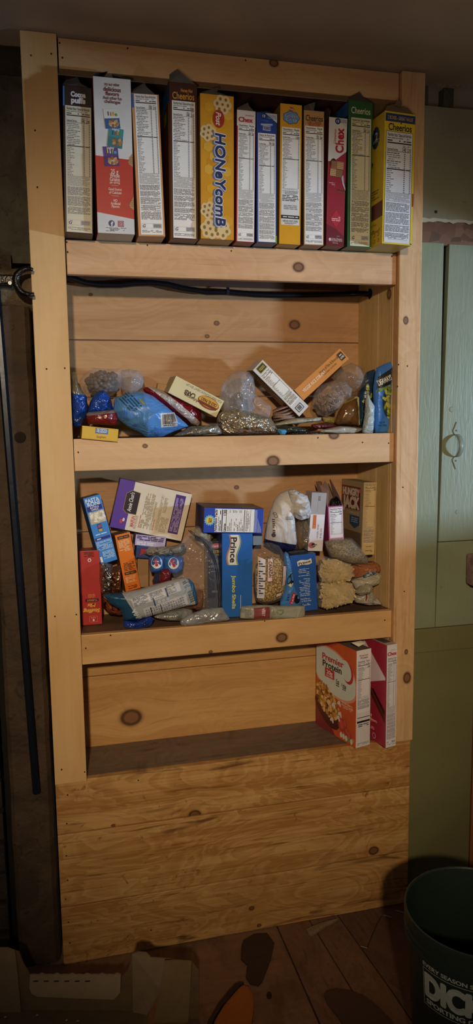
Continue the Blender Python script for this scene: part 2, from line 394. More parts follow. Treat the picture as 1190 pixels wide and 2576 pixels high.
# ------------------------------------------------------------------ soft bags
class Bag:
    """an inflated bag: outline in the plane y=Y, front bulge T, back bulge TB, crumpled by noise"""
    def __init__(s, outline, Y, T, TB=None, crumple=.004, freq=28, seed=0, p=2.2, seam=.0015, center=None):
        s.P = [at(x, y, Y) for x, y in outline]; s.Y = Y; s.T = T; s.TB = T*.7 if TB is None else TB
        s.cr = crumple; s.fr = freq; s.seed = seed*7.31; s.p = p; s.seam = seam
        if center: c = at(center[0], center[1], Y); s.cx, s.cz = c.x, c.z
        else: s.cx = sum(q.x for q in s.P)/len(s.P); s.cz = sum(q.z for q in s.P)/len(s.P)
        my = sum(q[1] for q in outline)/len(outline); fl = 1.3965 if my < 1150 else .9015; s.zmin = min(q.z for q in s.P)
        s.zf = fl if s.zmin > fl-.03 and s.zmin < fl+.01 and Y > -.005 else -9
        s.zmin = max(s.zmin, s.zf)
    def R(s, th):
        dx, dz = math.cos(th), math.sin(th); best = 1e-4; n = len(s.P)
        for i in range(n):
            ax, az = s.P[i].x-s.cx, s.P[i].z-s.cz; bx, bz = s.P[(i+1) % n].x-s.cx, s.P[(i+1) % n].z-s.cz
            ex, ez = bx-ax, bz-az; den = dx*ez-dz*ex
            if abs(den) < 1e-12: continue
            t = (ax*ez-az*ex)/den; q = (ax*dz-az*dx)/den
            if t > 0 and -1e-6 <= q <= 1+1e-6: best = max(best, t)
        return best
    def nz(s, x, z, o=0):
        v = Vector((x*s.fr, z*s.fr, s.seed+o)); w = noise.noise(v*.6+Vector((5, 5, 5)))*1.3
        a = abs(noise.noise(v+Vector((w, w, w)))); b = abs(noise.noise(v*2.3+Vector((w, -w, 0))))
        return (.34-a)+.5*(.3-b)
    def prof(s, sr): return max(0, 1-sr**s.p)**.6
    def fy(s, x, z, z_=0):
        dx, dz = x-s.cx, z-s.cz; r = math.hypot(dx, dz); th = math.atan2(dz, dx); k = int((th % (2*PI))/(2*PI)*720); key = k
        if not hasattr(s, 'rc'): s.rc = {}
        if key not in s.rc: s.rc[key] = s.R(k/720*2*PI)
        sr = min(1, r/s.rc[key]); pr = s.prof(sr)
        return s.Y - s.seam - s.T*pr - s.cr*s.nz(x, z)*(.25+pr) - z_
    def build(s, name, m, parent=None, rings=16, seg=88, label=None, tag=None, color=None, mats=None):
        V = []; F = []; I = []
        rr = [s.R(2*PI*k/seg) for k in range(seg)]
        for side in (0, 1):
            base = len(V)
            for j in range(rings+1):
                sr = math.sin(j/rings*PI/2)
                for k in range(seg):
                    th = 2*PI*k/seg; r = rr[k]*sr; x = s.cx+math.cos(th)*r; z = s.cz+math.sin(th)*r; pr = s.prof(sr)
                    if side == 0: y = s.Y-s.seam-s.T*pr-s.cr*s.nz(x, z)*(.25+pr)
                    else: y = s.Y+s.seam+s.TB*pr+s.cr*.6*s.nz(x, z, 3)*(.25+pr)
                    V.append((x, max(y, -.03), max(z, s.zf)))
            for j in range(rings):
                for k in range(seg):
                    a, b = base+j*seg+k, base+j*seg+(k+1) % seg; c, d = base+(j+1)*seg+(k+1) % seg, base+(j+1)*seg+k
                    F.append((a, d, c, b) if side else (a, b, c, d))
                    I.append(color(*[sum(V[q][i] for q in (a, c))/2 for i in (0, 2)]) if color and side == 0 else 0)
        n = (rings+1)*seg
        for k in range(seg): a, b = rings*seg+k, rings*seg+(k+1) % seg; F.append((a, b, n+b, n+a)); I.append(0)
        o = mesh(name, V, F, mats or [m], I, parent, label, smooth=True, origin=None if parent else (s.cx, s.Y, s.zmin))
        if tag: settag(o, *tag)
        return o
    def printer(s, px, py, rot=0, step=.005):
        o = at(px, py, s.Y); c, q = math.cos(rot), math.sin(rot)
        def f(u, v, h):
            x = o.x+u*c-v*q; z = o.z+u*q+v*c
            return Vector((x, s.fy(x, z, h), z))
        return Print(f, True, step)
def bagthing(name, label, cat, bag, group=None): return thing(name, label, cat, (bag.cx, bag.Y, bag.zmin), group)
#BODY
# ================================================================== THE SETTING
def struct(o, parent=None): o['kind'] = 'structure'; return o
ZT, ZR = 2.312, 2.244
ZA, ZB, ZC, ZD, ZE, ZF, ZG, ZH, ZI = 1.866, 1.786, 1.396, 1.317, .901, .823, .516, .371, .166
XI, XJ, XW = .080, .9315, 1.0
YB = .19
def painted(name, h, h2, rough=.5, vert=True, bump=.5, dirt='4c4a3a', amt=.3):
    m, N, L, b = newmat(name); t = NT(m); P, x, y, z = t.pos()
    big = t.noise(P, 2.6, 5, .6); c = t.mix(t.mr(big, .35, .68), lin(h), lin(h2))
    st = t.noise(t.xyz(t.m('MULTIPLY', x, 60 if vert else 8), y, t.m('MULTIPLY', z, 8 if vert else 60)), 2, 5, .8)
    sp = t.noise(P, 30, 5, .5, .65); c = t.mix(t.mr(sp, .64, .74, 0, amt), c, lin(dirt))
    L.new(c, b.inputs['Base Color']); b.inputs['Roughness'].default_value = rough
    bp = N.new('ShaderNodeBump'); bp.inputs['Strength'].default_value = bump; bp.inputs['Distance'].default_value = .004
    L.new(st, bp.inputs['Height']); L.new(bp.outputs[0], b.inputs['Normal']); return m
def rocky(name, h, h2, h3, sc=9, bump=.8, rough=.9):
    m, N, L, b = newmat(name); t = NT(m); P, x, y, z = t.pos()
    a = t.noise(P, sc, 7, .8, .62); c = t.mix(t.mr(a, .35, .65), lin(h), lin(h2)); q = t.noise(P, sc*4, 5, 1.5, .6)
    c = t.mix(t.mr(q, .58, .7, 0, .7), c, lin(h3)); L.new(c, b.inputs['Base Color']); b.inputs['Roughness'].default_value = rough
    bp = N.new('ShaderNodeBump'); bp.inputs['Strength'].default_value = bump; bp.inputs['Distance'].default_value = .012
    L.new(t.m('ADD', a, t.m('MULTIPLY', q, .4)), bp.inputs['Height']); L.new(bp.outputs[0], b.inputs['Normal']); return m

# ceiling
m_ceil = painted('ceiling_paint', 'c4ad98', 'b09a86', .8, bump=.1, amt=.12)
struct(bmobj('ceiling', boxbm(-1.6, 2.2, -3.6, .0, 2.318, 2.36), [m_ceil]))
struct(bmobj('ceiling_rear', boxbm(-1.6, 2.6, .0, .45, 2.318, 2.36), [m_ceil]))
# floor: plywood sheet and old boards
fl = thing('floor', None, None, (0, 0, 0)); del fl['label']; del fl['category']; fl['kind'] = 'structure'
m_ply = wood('plywood', '8f6c51', '77563e', '3b281b', 'x', seed=31, rough=.75, streak=1.0, dirt=.6)
m_fl1 = wood('floor_board_wood', '84614a', '694a36', '33221a', 'y', seed=33, rough=.7, streak=.9, dirt=.5)
m_fl2 = wood('floor_board_dark', '725344', '5a4030', '2a1c15', 'y', seed=36, rough=.7, streak=.9, dirt=.5)
def fboard(pts, m, z=0, th=.02):
    V = [(x, y, z) for x, y in pts]+[(x, y, z-th) for x, y in pts]; n = len(pts)
    F = [tuple(range(n)), tuple(range(2*n-1, n-1, -1))]+[(i, n+i, n+(i+1) % n, (i+1) % n) for i in range(n)]
    o = mesh('board', V, F, [m], parent=fl)
fboard([(-1.6, -3.6), (.587, -3.6), (.592, .0), (.592, .3), (-1.6, .3)], m_ply)
fboard([(.5965, -.35), (.5955, .3), (.69, .3), (.690, .0), (.712, -.35), (.80, -1.2), (.596, -1.2)][::-1], m_fl1)
fboard([(.6935, .3), (.775, .3), (.775, .02), (.803, -.30), (.86, -1.2), (.804, -1.2), (.716, -.35), (.694, .0)][::-1], m_fl1)
fboard([(.779, .3), (1.5, .3), (1.5, -1.2), (.864, -1.2), (.807, -.30), (.779, .02)][::-1], m_fl2)
fboard([(.587, -1.2), (2.4, -1.2), (2.4, -3.6), (.587, -3.6)][::-1], m_fl2, -.002)
mesh('board', [(-1.6, -3.6, -.03), (2.6, -3.6, -.03), (2.6, .5, -.03), (-1.6, .5, -.03)], [(0, 1, 2, 3)], [mat('100c09', .9)], parent=fl)

# wall to the right: green painted panels, osb strip, ragged gap below the ceiling
m_gr = painted('green_paint', '8a9078', '7f866c', .42, bump=.2)
m_gr2 = painted('green_paint_dull', '94937f', '84836e', .55, bump=.12, amt=.35)
m_gr3 = painted('green_paint_low', '79754f', '6c6843', .6, bump=.1, amt=.25)
m_dark = mat('0c0a08', .9)
YG = .03
wr = thing('wall_right', None, None, (1.0, YG, 0)); del wr['label']; del wr['category']; wr['kind'] = 'structure'
bmobj('upper_panel', boxbm(1.002, 2.4, YG, YG+.02, 1.962, 2.252, .002), [m_gr2], wr)
m, N, L, b = newmat('osb'); t = NT(m); P, x, y, z = t.pos()
vo = N.new('ShaderNodeTexVoronoi'); vo.inputs['Scale'].default_value = 34
L.new(t.xyz(t.m('ADD', x, t.m('MULTIPLY', z, .5)), t.m('MULTIPLY', y, .2), t.m('SUBTRACT', t.m('MULTIPLY', z, 1.3), t.m('MULTIPLY', x, .6))), vo.inputs['Vector'])
sep = N.new('ShaderNodeSeparateColor'); L.new(vo.outputs['Color'], sep.inputs[0])
c = t.mix(sep.outputs[0], lin('8a6a55'), lin('6a4a3a')); c = t.mix(t.mr(sep.outputs[1], .8, .85, 0, .5), c, lin('3a2820')); L.new(c, b.inputs['Base Color']); b.inputs['Roughness'].default_value = .8
bmobj('osb_strip', boxbm(1.002, 2.4, YG+.004, YG+.02, 1.900, 1.966), [m], wr)
rg = random.Random(5)
V = []; n = 46
for i in range(n+1):
    xx = 1.004+i*.012; V += [(xx, YG-.001, 1.966+rg.uniform(.0, .003)), (xx, YG-.001, 1.9615-rg.uniform(0, .006))]
mesh('torn_paint_edge', V, [(2*i, 2*i+1, 2*i+3, 2*i+2) for i in range(n)], [mat('b9b6a2', .7)], parent=wr)
bmobj('lower_rail', boxbm(1.002, 1.9, YG, YG+.02, .758, .829, .002), [m_gr3], wr)
bmobj('lower_panel', boxbm(1.002, 1.222, YG+.006, YG+.02, 0, .760, .001), [m_gr3], wr)
bmobj('backing', boxbm(.98, 2.4, YG+.03, YG+.05, 0, 2.252), [m_dark], wr)
m_red = wood('red_brown_board', '9a6238', '845030', '4a2a18', 'z', seed=41)
bmobj('side_board', boxbm(1.226, 1.9, YG+.004, YG+.02, 0, .757, .002), [m_red], wr)
V, F = tube([(1.075, YG+.001, 2.185), (1.075, YG-.003, 2.185)], [.004, .003], 8); mesh('nail', V, F, [mat('b5b0a0', .4, .7)], parent=wr)
V, F = tube([(1.060, YG+.001, 1.985), (1.060, YG-.001, 1.985)], [.0045, .004], 8); mesh('nail', V, F, [mat('1c1814', .8)], parent=wr)
# what shows in the gap above the panel
bmobj('gap_backing', boxbm(.95, 2.4, .30, .32, 2.1, 2.33), [m_dark], wr)
m_joist = rocky('old_joist', '5d5a48', '47443a', '2b2820')
for x0, x1 in ((1.035, 1.052), (1.098, 1.128), (1.23, 1.26)):
    bm = boxbm(x0, x1, .07, .10, 2.2, 2.33, .002); bmobj('joist_end', bm, [m_joist], wr)
for i in range(9):
    xx = 1.02+i*.019+rg.uniform(-.004, .004)
    sheet('torn_plaster', [(xx, YG+.02, 2.318), (xx+.016, YG+.02, 2.318), (xx+.012, YG+.018, 2.318-rg.uniform(.004, .013)), (xx+.003, YG+.018, 2.318-rg.uniform(.003, .012))], mat('8f8a7b', .8), wr)

# green trim board and door
struct(bmobj('trim_1', boxbm(1.010, 1.086, YG, YG+.02, .831, 1.905, .0015), [m_gr]))
dr = thing('door_1', None, None, (1.1, YG, .83)); del dr['label']; del dr['category']; dr['kind'] = 'structure'
def skew(bm):
    for v in bm.verts:
        if v.co.x < 1.2: v.co.x += (v.co.z-.83)*.0145
    return bm
bmobj('door_board', skew(boxbm(1.0875, 1.9, YG, YG+.02, 1.0825, 1.903, .0012)), [m_gr], dr)
bmobj('door_board', skew(boxbm(1.0875, 1.9, YG, YG+.02, .831, 1.0805, .0012)), [m_gr], dr)
hp = at(1147, 1092, YG); hq = at(1146, 1150, YG); pts = []; W = []
for i in range(15):
    a = i/14; z = hp.z+(hq.z-hp.z)*a; pts.append((hp.x, YG-.002-.030*math.sin(PI*a)**.6, z))
bm = bmesh.new(); vs = []
for p in pts:
    w = .0075; vs.append([bm.verts.new((p[0]-w, p[1]+.0015, p[2])), bm.verts.new((p[0]+w, p[1]+.0015, p[2])), bm.verts.new((p[0]+w, p[1]-.0015, p[2])), bm.verts.new((p[0]-w, p[1]-.0015, p[2]))])
for i in range(14):
    for k in range(4): bm.faces.new((vs[i][k], vs[i][(k+1) % 4], vs[i+1][(k+1) % 4], vs[i+1][k]))
bm.faces.new(vs[0]); bm.faces.new(vs[-1][::-1]); bmesh.ops.recalc_face_normals(bm, faces=bm.faces[:])
hd = bmobj('handle', bm, [mat('8d9384', .4)], dr, 'painted pull handle', smooth=True)
for sgn, q in ((1, hp), (-1, hq)):
    V = []; prof = [(-.006, 0), (.007, 0), (.010, .008), (.008, .014), (.004, .018), (.005, .026), (.001, .034), (-.003, .026), (-.006, .018), (-.010, .012), (-.010, .006)]
    V = [(q.x+a, YG-.0005, q.z+sgn*b_) for a, b_ in prof]+[(q.x+a*.9, YG-.003, q.z+sgn*b_) for a, b_ in prof]; k = len(prof)
    mesh('handle_tab', V, [tuple(range(k, 2*k)), tuple(range(k))]+[(i, k+i, k+(i+1) % k, (i+1) % k) for i in range(k)], [mat('8d9384', .4)], parent=hd)
    V, F = tube([(q.x, YG-.003, q.z+sgn*.010), (q.x, YG-.005, q.z+sgn*.010)], [.003, .002], 10); mesh('screw', V, F, [mat('6c7068', .4)], parent=hd)
# knot bumps on the door
for x_, y_, r in ((1136, 1030, .009), (1150, 1288, .007)):
    q = at(x_, y_, YG); V, F = tube([(q.x, YG+.001, q.z), (q.x, YG-.0012, q.z)], [r, r*.7], 14); mesh('paint_knot', V, F, [mat('858b78', .5)], parent=dr)

# wall to the left: rough stone, a round log on top, brick at the far left
m_stone = rocky('rough_stone', '5d594a', '49453a', '2c2a22', 10)
m_stone2 = rocky('rough_stone_dark', '3c352a', '2e281f', '191510', 8)
wl = thing('wall_left', None, None, (-.3, .06, 0)); del wl['label']; del wl['category']; wl['kind'] = 'structure'
def rough(x0, x1, z0, z1, y, amp, m, name, n=26, fr=14, seed=0):
    V = []; nz = max(4, int(n*(z1-z0)/(x1-x0)))
    for j in range(nz+1):
        for i in range(n+1):
            x = x0+(x1-x0)*i/n; z = z0+(z1-z0)*j/nz; e = min(1, min(j, nz-j)/2)
            V.append((x, y-amp*(.5+noise.noise(Vector((x*fr, z*fr, seed)))+.5*noise.noise(Vector((x*fr*3, z*fr*3, seed))))*e+.01*(1-e), z))
    F = [(j*(n+1)+i, j*(n+1)+i+1, (j+1)*(n+1)+i+1, (j+1)*(n+1)+i) for j in range(nz) for i in range(n)]
    return mesh(name, V, F, [m], parent=wl, smooth=True)
rough(-.45, .015, 1.82, 2.245, .055, .012, m_stone, 'stone_face')
rough(-.45, .015, 2.235, 2.33, .075, .008, m_stone2, 'upper_stone_face')
rough(-.45, -.045, 1.800, 1.838, .028, .006, rocky('old_brick', '5b4a3c', '46382d', '241c16', 30), 'brick_in_wall', 16)
V, F = tube([(-.6, .065, 1.757), (-.3, .062, 1.757), (-.1, .06, 1.756), (.0, .06, 1.755), (.012, .06, 1.755)], [.05, .052, .05, .05, .048], 28)
V = [Vector(v)+Vector((0, 1, 1))*.003*noise.noise(Vector(v)*30) for v in V]
m_log = rocky('weathered_log', '7a6a52', '5c4c38', '2f251a', 22, .7)
mesh('log', V, F, [m_log], parent=wl, smooth=True)
bmobj('backing', boxbm(-1.6, .0, .10, .12, 0, 2.33), [mat('15110e', .95)], wl)
m_brick = rocky('dark_brick', '322a26', '261f1c', '4a4440', 16, .6)  # dark brown brick with lighter grey specks
for r in range(11):
    z = .02+r*.085
    for i in range(3):
        x1 = -.135-(i*.21)-(0.0 if r % 2 else .0); bmobj('brick', boxbm(x1-.2, x1, .03+(r*7 % 3)*.004, .09, z, z+.072, .005), [m_brick], wl)
rough(-.45, -.115, .96, 1.71, .06, .010, m_stone2, 'rubble_face', 18)

# ================================================================== THE SHELF UNIT
def K(px, py, r, Y=0): p = at(px, py, Y); return (p.x, p.z, r)
PL, PM, PD = 'dcb587', 'bf905e', '8a5b33'
sh = thing('built_in_shelf', 'tall built-in pine shelf unit with three lipped shelves and a boarded base', 'shelf unit', (.5, .0, 0))
def nails(bm, lst, y=-.0004, r=.0022):
    for (px, py) in lst:
        p = at(px, py, y); vs = [bm.verts.new((p.x+r*math.cos(a)*random.uniform(.7, 1.1), y, p.z+r*1.2*math.sin(a)*random.uniform(.7, 1.1))) for a in [k*PI/4 for k in range(8)]]
        f = bm.faces.new(vs); f.material_index = 1
    return bm
m_nail = mat('2a1a12', .8)
YS = -.012
bmobj('stile', nails(boxbm(0, XI, YS, .03, ZG, ZT, .0015), [(78, 139), (129, 135), (52, 170), (88, 328), (94, 471), (163, 926), (117, 928), (138, 1551), (192, 1546), (213, 1942), (155, 1936)], YS-.0004), [wood('pine_left_stile', 'dfb883', 'cfa268', 'a9763f', 'z', seed=2, streak=.35, wide=.6), m_nail], sh)
bmobj('stile', nails(boxbm(XJ+.004, XW, YS, .03, ZG, ZT, .0025), [(1003, 917), (1025, 921), (1000, 972), (1014, 1226), (1017, 1488)], YS-.0004), [wood('pine_right_stile', 'dcb68c', 'c2925f', '8c5830', 'z', [K(1021, 806, .007, YS), K(1024, 1705, .011, YS), K(1022, 1640, .005, YS)], seed=5, streak=.9), m_nail], sh)
bmobj('top_rail', nails(boxbm(.0835, XJ+.0005, 0, .03, ZR, ZT-.002, .002), [(150, 108), (157, 145), (321, 121), (618, 152)]), [wood('pine_rail', PL, PM, PD, 'x', [K(689, 158, .009)], seed=7), m_nail], sh)
bmobj('shelf_lip', nails(boxbm(.0830, XJ+.001, 0, .02, ZB, ZA, .0025), [(168, 609), (170, 634), (371, 617), (582, 631), (986, 645)]), [wood('pine_lip_a', 'd9b08a', 'c0926a', '8d5f3e', 'x', [K(751, 672, .0115)], seed=11, streak=.8), m_nail], sh)
bmobj('shelf_lip', nails(boxbm(.0815, XJ+.002, 0, .02, ZD, ZC, .0025), [(197, 1138), (912, 1113), (978, 1115), (800, 1101)]), [wood('pine_lip_b', 'dbb48a', 'c49768', '8f6240', 'x', [K(687, 1160, .0135), K(840, 1094, .011), K(365, 1122, .005)], seed=14), m_nail], sh)
bmobj('shelf_lip', nails(boxbm(.0800, XJ+.003, 0, .02, ZF, ZE, .0025), [(216, 1631), (278, 1598), (666, 1562), (968, 1560)]), [wood('pine_lip_c', 'dcb27c', 'c49560', '8c5c34', 'x', [K(709, 1604, .0125), K(530, 1640, .004)], seed=17), m_nail], sh)
base = [(ZH+.001, ZG, [K(490, 2050, .013), K(285, 2077, .004)], 21), (ZI+.001, ZH-.001, [K(940, 2140, .012)], 24), (0.001, ZI-.001, [K(633, 2285, .006), K(652, 2328, .005)], 27)]
for z0, z1, ks, sd in base:
    nl = {21: [(348, 1963), (170, 2000), (168, 2072)], 24: [(167, 2153), (170, 2214), (165, 2262)], 27: [(172, 2320), (176, 2372), (380, 2340)]}[sd]
    bmobj('base_board', nails(boxbm(0, XW, 0, .02, z0, z1, .003), nl), [wood('pine_base_%d' % sd, 'cfa368', 'a9783f', '5a3517', 'x', ks, seed=sd, streak=1.7, wide=1.2, dirt=.8), m_nail], sh)
# shelves: grey worn boards
m_old = wood('old_grey_board', '84705f', '66544a', '3a2f29', 'x', seed=51, rough=.7, streak=1, dirt=.7)
m_old2 = wood('old_brown_board', '7a5f4c', '5b4536', '33261e', 'x', seed=55, rough=.65, streak=1, dirt=.7)
bmobj('shelf_board', boxbm(.03, XJ+.02, .019, YB+.005, ZA-.022, ZA-.001), [m_old2], sh)
bmobj('shelf_board', boxbm(.03, XJ+.02, .019, YB+.005, ZC-.022, ZC-.001), [m_old2], sh)
bmobj('shelf_board', boxbm(.03, XJ+.02, .019, YB+.005, ZE-.022, ZE-.001), [m_old2], sh)
bmobj('shelf_board', boxbm(.03, XJ+.02, .019, YB+.005, ZG-.022, ZG-.0005), [m_old], sh)
# back boards
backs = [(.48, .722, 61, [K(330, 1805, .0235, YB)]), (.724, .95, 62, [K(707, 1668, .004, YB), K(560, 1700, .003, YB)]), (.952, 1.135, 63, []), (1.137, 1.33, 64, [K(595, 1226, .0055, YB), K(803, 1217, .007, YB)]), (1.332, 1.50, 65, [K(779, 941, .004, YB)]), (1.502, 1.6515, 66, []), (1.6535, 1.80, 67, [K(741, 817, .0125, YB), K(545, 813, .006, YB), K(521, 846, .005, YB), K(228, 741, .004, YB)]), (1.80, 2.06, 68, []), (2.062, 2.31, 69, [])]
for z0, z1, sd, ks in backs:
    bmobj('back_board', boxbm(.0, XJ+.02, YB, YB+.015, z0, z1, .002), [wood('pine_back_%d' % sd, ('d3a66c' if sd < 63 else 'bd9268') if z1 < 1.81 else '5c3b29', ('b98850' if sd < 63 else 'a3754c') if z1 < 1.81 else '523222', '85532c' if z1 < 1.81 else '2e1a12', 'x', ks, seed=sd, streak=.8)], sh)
# side boards, slightly toed in
m_side = wood('pine_side', 'cfae7c', 'b59260', '86633c', 'side', [(.039, 1.768, .0095)], seed=71, streak=.8)
def sidex(y): return .9375-.16*y
for z0, z1 in ((ZG, ZE-.022), (ZE, ZC-.022), (ZC, ZA-.022), (ZA, ZT)):
    for y0, y1 in ((.0205, .030), (.0305, .0885), (.0895, YB)):
        bm = boxbm(0, .012, y0, y1, z0, z1, .0012)
        for v in bm.verts: v.co.x += sidex(v.co.y)
        bmobj('side_board', bm, [m_side], sh)
for z0, z1 in ((ZG, ZE-.022), (ZE, ZC-.022), (ZC, ZA-.022), (ZA, ZT)):
    bmobj('side_board', boxbm(.03, .06, .0205, YB, z0, z1, .0012), [m_side], sh)
# cable hole in the side boards
hc = at(940, 740, .135)
V, F = tube([(sidex(.135)-.0006, .135, hc.z), (sidex(.135)+.004, .135, hc.z)], .015, 20); mesh('cable_hole', V, F, [mat('0d0907', .9)], parent=sh)

# ================================================================== NEAR THE UNIT
# timber post
rp = random.Random(9); pst = thing('timber_post', 'dark old timber post standing against the left side of the shelf unit', 'post', (-.06, .05, 0))
m_post = rocky('dark_old_timber', '4c3a29', '38291c', '20160f', 7, .6, .75)
bm = bmesh.new(); prof = [(-.117, .05), (-.113, .025), (-.104, .018), (-.02, .018), (-.009, .028), (-.005, .05), (-.005, .09), (-.117, .09)]
rows = []
for j in range(60):
    z = 1.712*j/59; rows.append([bm.verts.new((a+.003*noise.noise(Vector((a*20, z*9, 1))), b_+.004*noise.noise(Vector((a*30, z*8, 4))), z)) for a, b_ in prof])
for j in range(59):
    for k in range(8): bm.faces.new((rows[j][k], rows[j][(k+1) % 8], rows[j+1][(k+1) % 8], rows[j+1][k]))
bm.faces.new(rows[-1]); bmesh.ops.recalc_face_normals(bm, faces=bm.faces[:]); bmobj('timber', bm, [m_post], pst)
kp = at(52, 1100, .017); V, F = tube([(kp.x, .0175, kp.z), (kp.x, .0158, kp.z)], [.016, .009], 18); mesh('knot', V, F, [mat('1d120b', .9, 0, .5, 60)], parent=pst)
# leaning steel bar
a0, a1, b1 = at(-8, 760, .002), at(92, 1995, .002), at(-30, 500, .002)
V, F = tube([b1, a0, (a0+a1)/2, a1], [.0095]*4, 6)
o = mesh('steel_bar', V, F, [mat('141d2b', .30, .4, .1, 8, .2)], origin=(a1.x, .002, a1.z)); settag(o, 'long blue-black metal bar fixed upright along the dark post', 'metal bar')
# iron fork hook with screw
hk = thing('iron_hook', 'black forked iron hook screwed beside the left stile', 'hook', at(25, 705, -.01))
m_iron = mat('15110f', .3, .3, .4, 40, .3)
pp = [(83, 679), (74, 676), (63, 677), (52, 682), (43, 691), (39, 703), (41, 716), (48, 728), (58, 737), (70, 741), (86, 741)]
V, F = tube([at(x, y, -.035) for x, y in pp], [.004, .0055, .0065, .007, .008, .0085, .0082, .0075, .007, .0065, .005], 14); mesh('fork', V, F, [m_iron], parent=hk, smooth=True)
bm = bmesh.new(); q0, q1 = at(-30, 712, -.025), at(42, 694, -.025)
boxbm(q0.x, q1.x, -.034, -.016, q0.z, q0.z+.0, 0, None).free()
bm = boxbm(q0.x, q1.x, -.036, -.014, at(10, 716, -.025).z, at(10, 693, -.025).z, .003); bmobj('arm', bm, [m_iron], hk)
bm = boxbm(-.14, -.045, -.014, .03, at(10, 722, -.0).z, at(10, 693, -.0).z, .002); bmobj('bracket', bm, [m_iron], hk)
q = at(25, 712, -.037); V, F = tube([(q.x, -.0355, q.z), (q.x, -.0385, q.z)], [.0048, .0036], 14); sc = mesh('screw', V, F, [mat('c9c7bd', .35, .4)], parent=hk, label='pale cross-head screw')
sheet('slot', [(q.x-.003, -.0388, q.z-.0005), (q.x+.003, -.0388, q.z-.0005), (q.x+.003, -.0388, q.z+.0005), (q.x-.003, -.0388, q.z+.0005)], mat('2c2620'), sc, .0004)
sheet('slot', [(q.x-.0005, -.0388, q.z-.003), (q.x+.0005, -.0388, q.z-.003), (q.x+.0005, -.0388, q.z+.003), (q.x-.0005, -.0388, q.z+.003)], mat('2c2620'), sc, .0004)
# cable below the top shelf
cb = thing('black_cable', 'thick black cable running under the top shelf into a side hole', 'cable', at(570, 735, .17))
pp = [(150, 694), (170, 698), (190, 703), (215, 712), (250, 717), (300, 717), (340, 713), (380, 712), (420, 716), (460, 726), (520, 735), (572, 735), (640, 741), (700, 743), (760, 743), (860, 741), (915, 739)]
P = [at(x, y, .165) for x, y in pp]; P.append(Vector((sidex(.135)+.002, .137, hc.z)))
V, F = tube(P, .0082, 14); mesh('sheath', V, F, [mat('17171c', .32)], parent=cb, smooth=True)
q = at(572, 733, .165)
V = []; bm = bmesh.new()
for i in range(13):
    a = PI*(i/12)-PI/2
    for dx in (-.004, .004):
        for rr in (.0092, .0105): V.append((q.x+dx, q.y-math.cos(a)*rr, q.z+math.sin(a)*rr))
F = []
for i in range(12):
    b0 = i*4; b2 = b0+4
    F += [(b0, b0+1, b2+1, b2), (b0+2, b0+3, b2+3, b2+2), (b0+1, b0+3, b2+3, b2+1), (b0, b0+2, b2+2, b2)]
bm.free(); mesh('clip', V, F, [mat('2c2c34', .4)], parent=cb)
# pinkish block at the right edge
o = bmobj('speckled_block', boxbm(1.178, 1.26, -.02, YG-.001, .955, 1.045, .008), [rocky('pink_speckle', '9a7d76', '7d625c', 'b8a49a', 40, .3, .6)])
settag(o, 'pinkish speckled block hanging on the green door at the right edge', 'block')

# bucket
bk = thing('plastic_bucket', 'dark green plastic bucket with white store lettering on the floor', 'bucket', (.89, -.53, 0))
m_bk = mat('24302c', .42, 0, .08, 60)
pr = [(0, .003), (.122, .003), (.124, .0), (.127, .004), (.1483, .311), (.1528, .312), (.1528, .316), (.1485, .317), (.1488, .327), (.1535, .328), (.1535, .332), (.1490, .333), (.1492, .345), (.1530, .346), (.154, .366), (.1535, .370), (.150, .371), (.1475, .368), (.1455, .33), (.1425, .28), (.123, .008), (0, .008)]
V = []; F = []; n = 96
for (r, z) in pr:
    for k in range(n): V.append((.89+r*math.cos(2*PI*k/n), -.53+r*math.sin(2*PI*k/n), z))
for i in range(len(pr)-1):
    for k in range(n): F.append((i*n+k, i*n+(k+1) % n, (i+1)*n+(k+1) % n, (i+1)*n+k))
ob = mesh('bucket_body', V, F, [m_bk], parent=bk, smooth=True)
md = ob.modifiers.new('e', 'EDGE_SPLIT'); md.split_angle = math.radians(35)
def fbk(u, v, h):
    r = .127+(v-.004)*.0694+h+.0004; a = math.radians(-166.5)+u/.145; return Vector((.89+r*math.cos(a), -.53+r*math.sin(a), v))
p = Print(fbk, True, .004); wh = mat('aeb8b2', .5)
def fr(u0, v0, u1, v1, t): [p.rect(*q, wh, 0) for q in ((u0, v0, u1, v0+t), (u0, v1-t, u1, v1), (u0, v0, u0+t, v1), (u1-t, v0, u1, v1))]
p.text('EVERY SEASON STARTS AT', 0, .299, .0095, wh, 0, align='l', bold=.03, width=.178)
fr(0, .203, .186, .290, .0013)
p.text("DICK'S", .006, .2545, .052, wh, 0, align='l', bold=.06, width=.160)
p.text('SPORTING GOODS', .008, .2145, .0115, wh, 0, align='l', bold=.05, width=.162)
p.obj('printed_logo', bk, 'white store lettering in a thin frame')

# cardboard tray
A = Vector((-.154, -.118, 0)); B = Vector((.159, -.2, 0)); dir_ = (B-A).normalized(); nn = Vector((dir_.y, -dir_.x, 0))
def onp(px, py, off=0):
    d = _f + _R*((px-595)/FPX) - _U*((py-1288)/FPX); o = A+nn*off
    return CAM + d*((o-CAM).dot(nn)/d.dot(nn))
tr = thing('cardboard_box', 'torn open brown cardboard tray on the floor in front of the post', 'cardboard box', (0, -.22, 0))
m_cb = mat('6f5a3d', .85, 0, .15, 40, .25); m_cb2 = mat('857056', .85, 0, .15, 30, .2)
sheet('far_wall', [onp(-40, 2600), onp(-40, 2392), onp(28, 2388), onp(48, 2394), onp(60, 2425), onp(76, 2452), onp(304, 2458), onp(322, 2440), onp(333, 2398), onp(348, 2392), onp(352, 2600)], m_cb, tr, .004)
sheet('inner_layer', [onp(-40, 2545, .006), onp(-40, 2384, .006), onp(20, 2384, .006), onp(38, 2391, .006), onp(44, 2440, .006), onp(54, 2552, .006)], m_cb2, tr, .004)
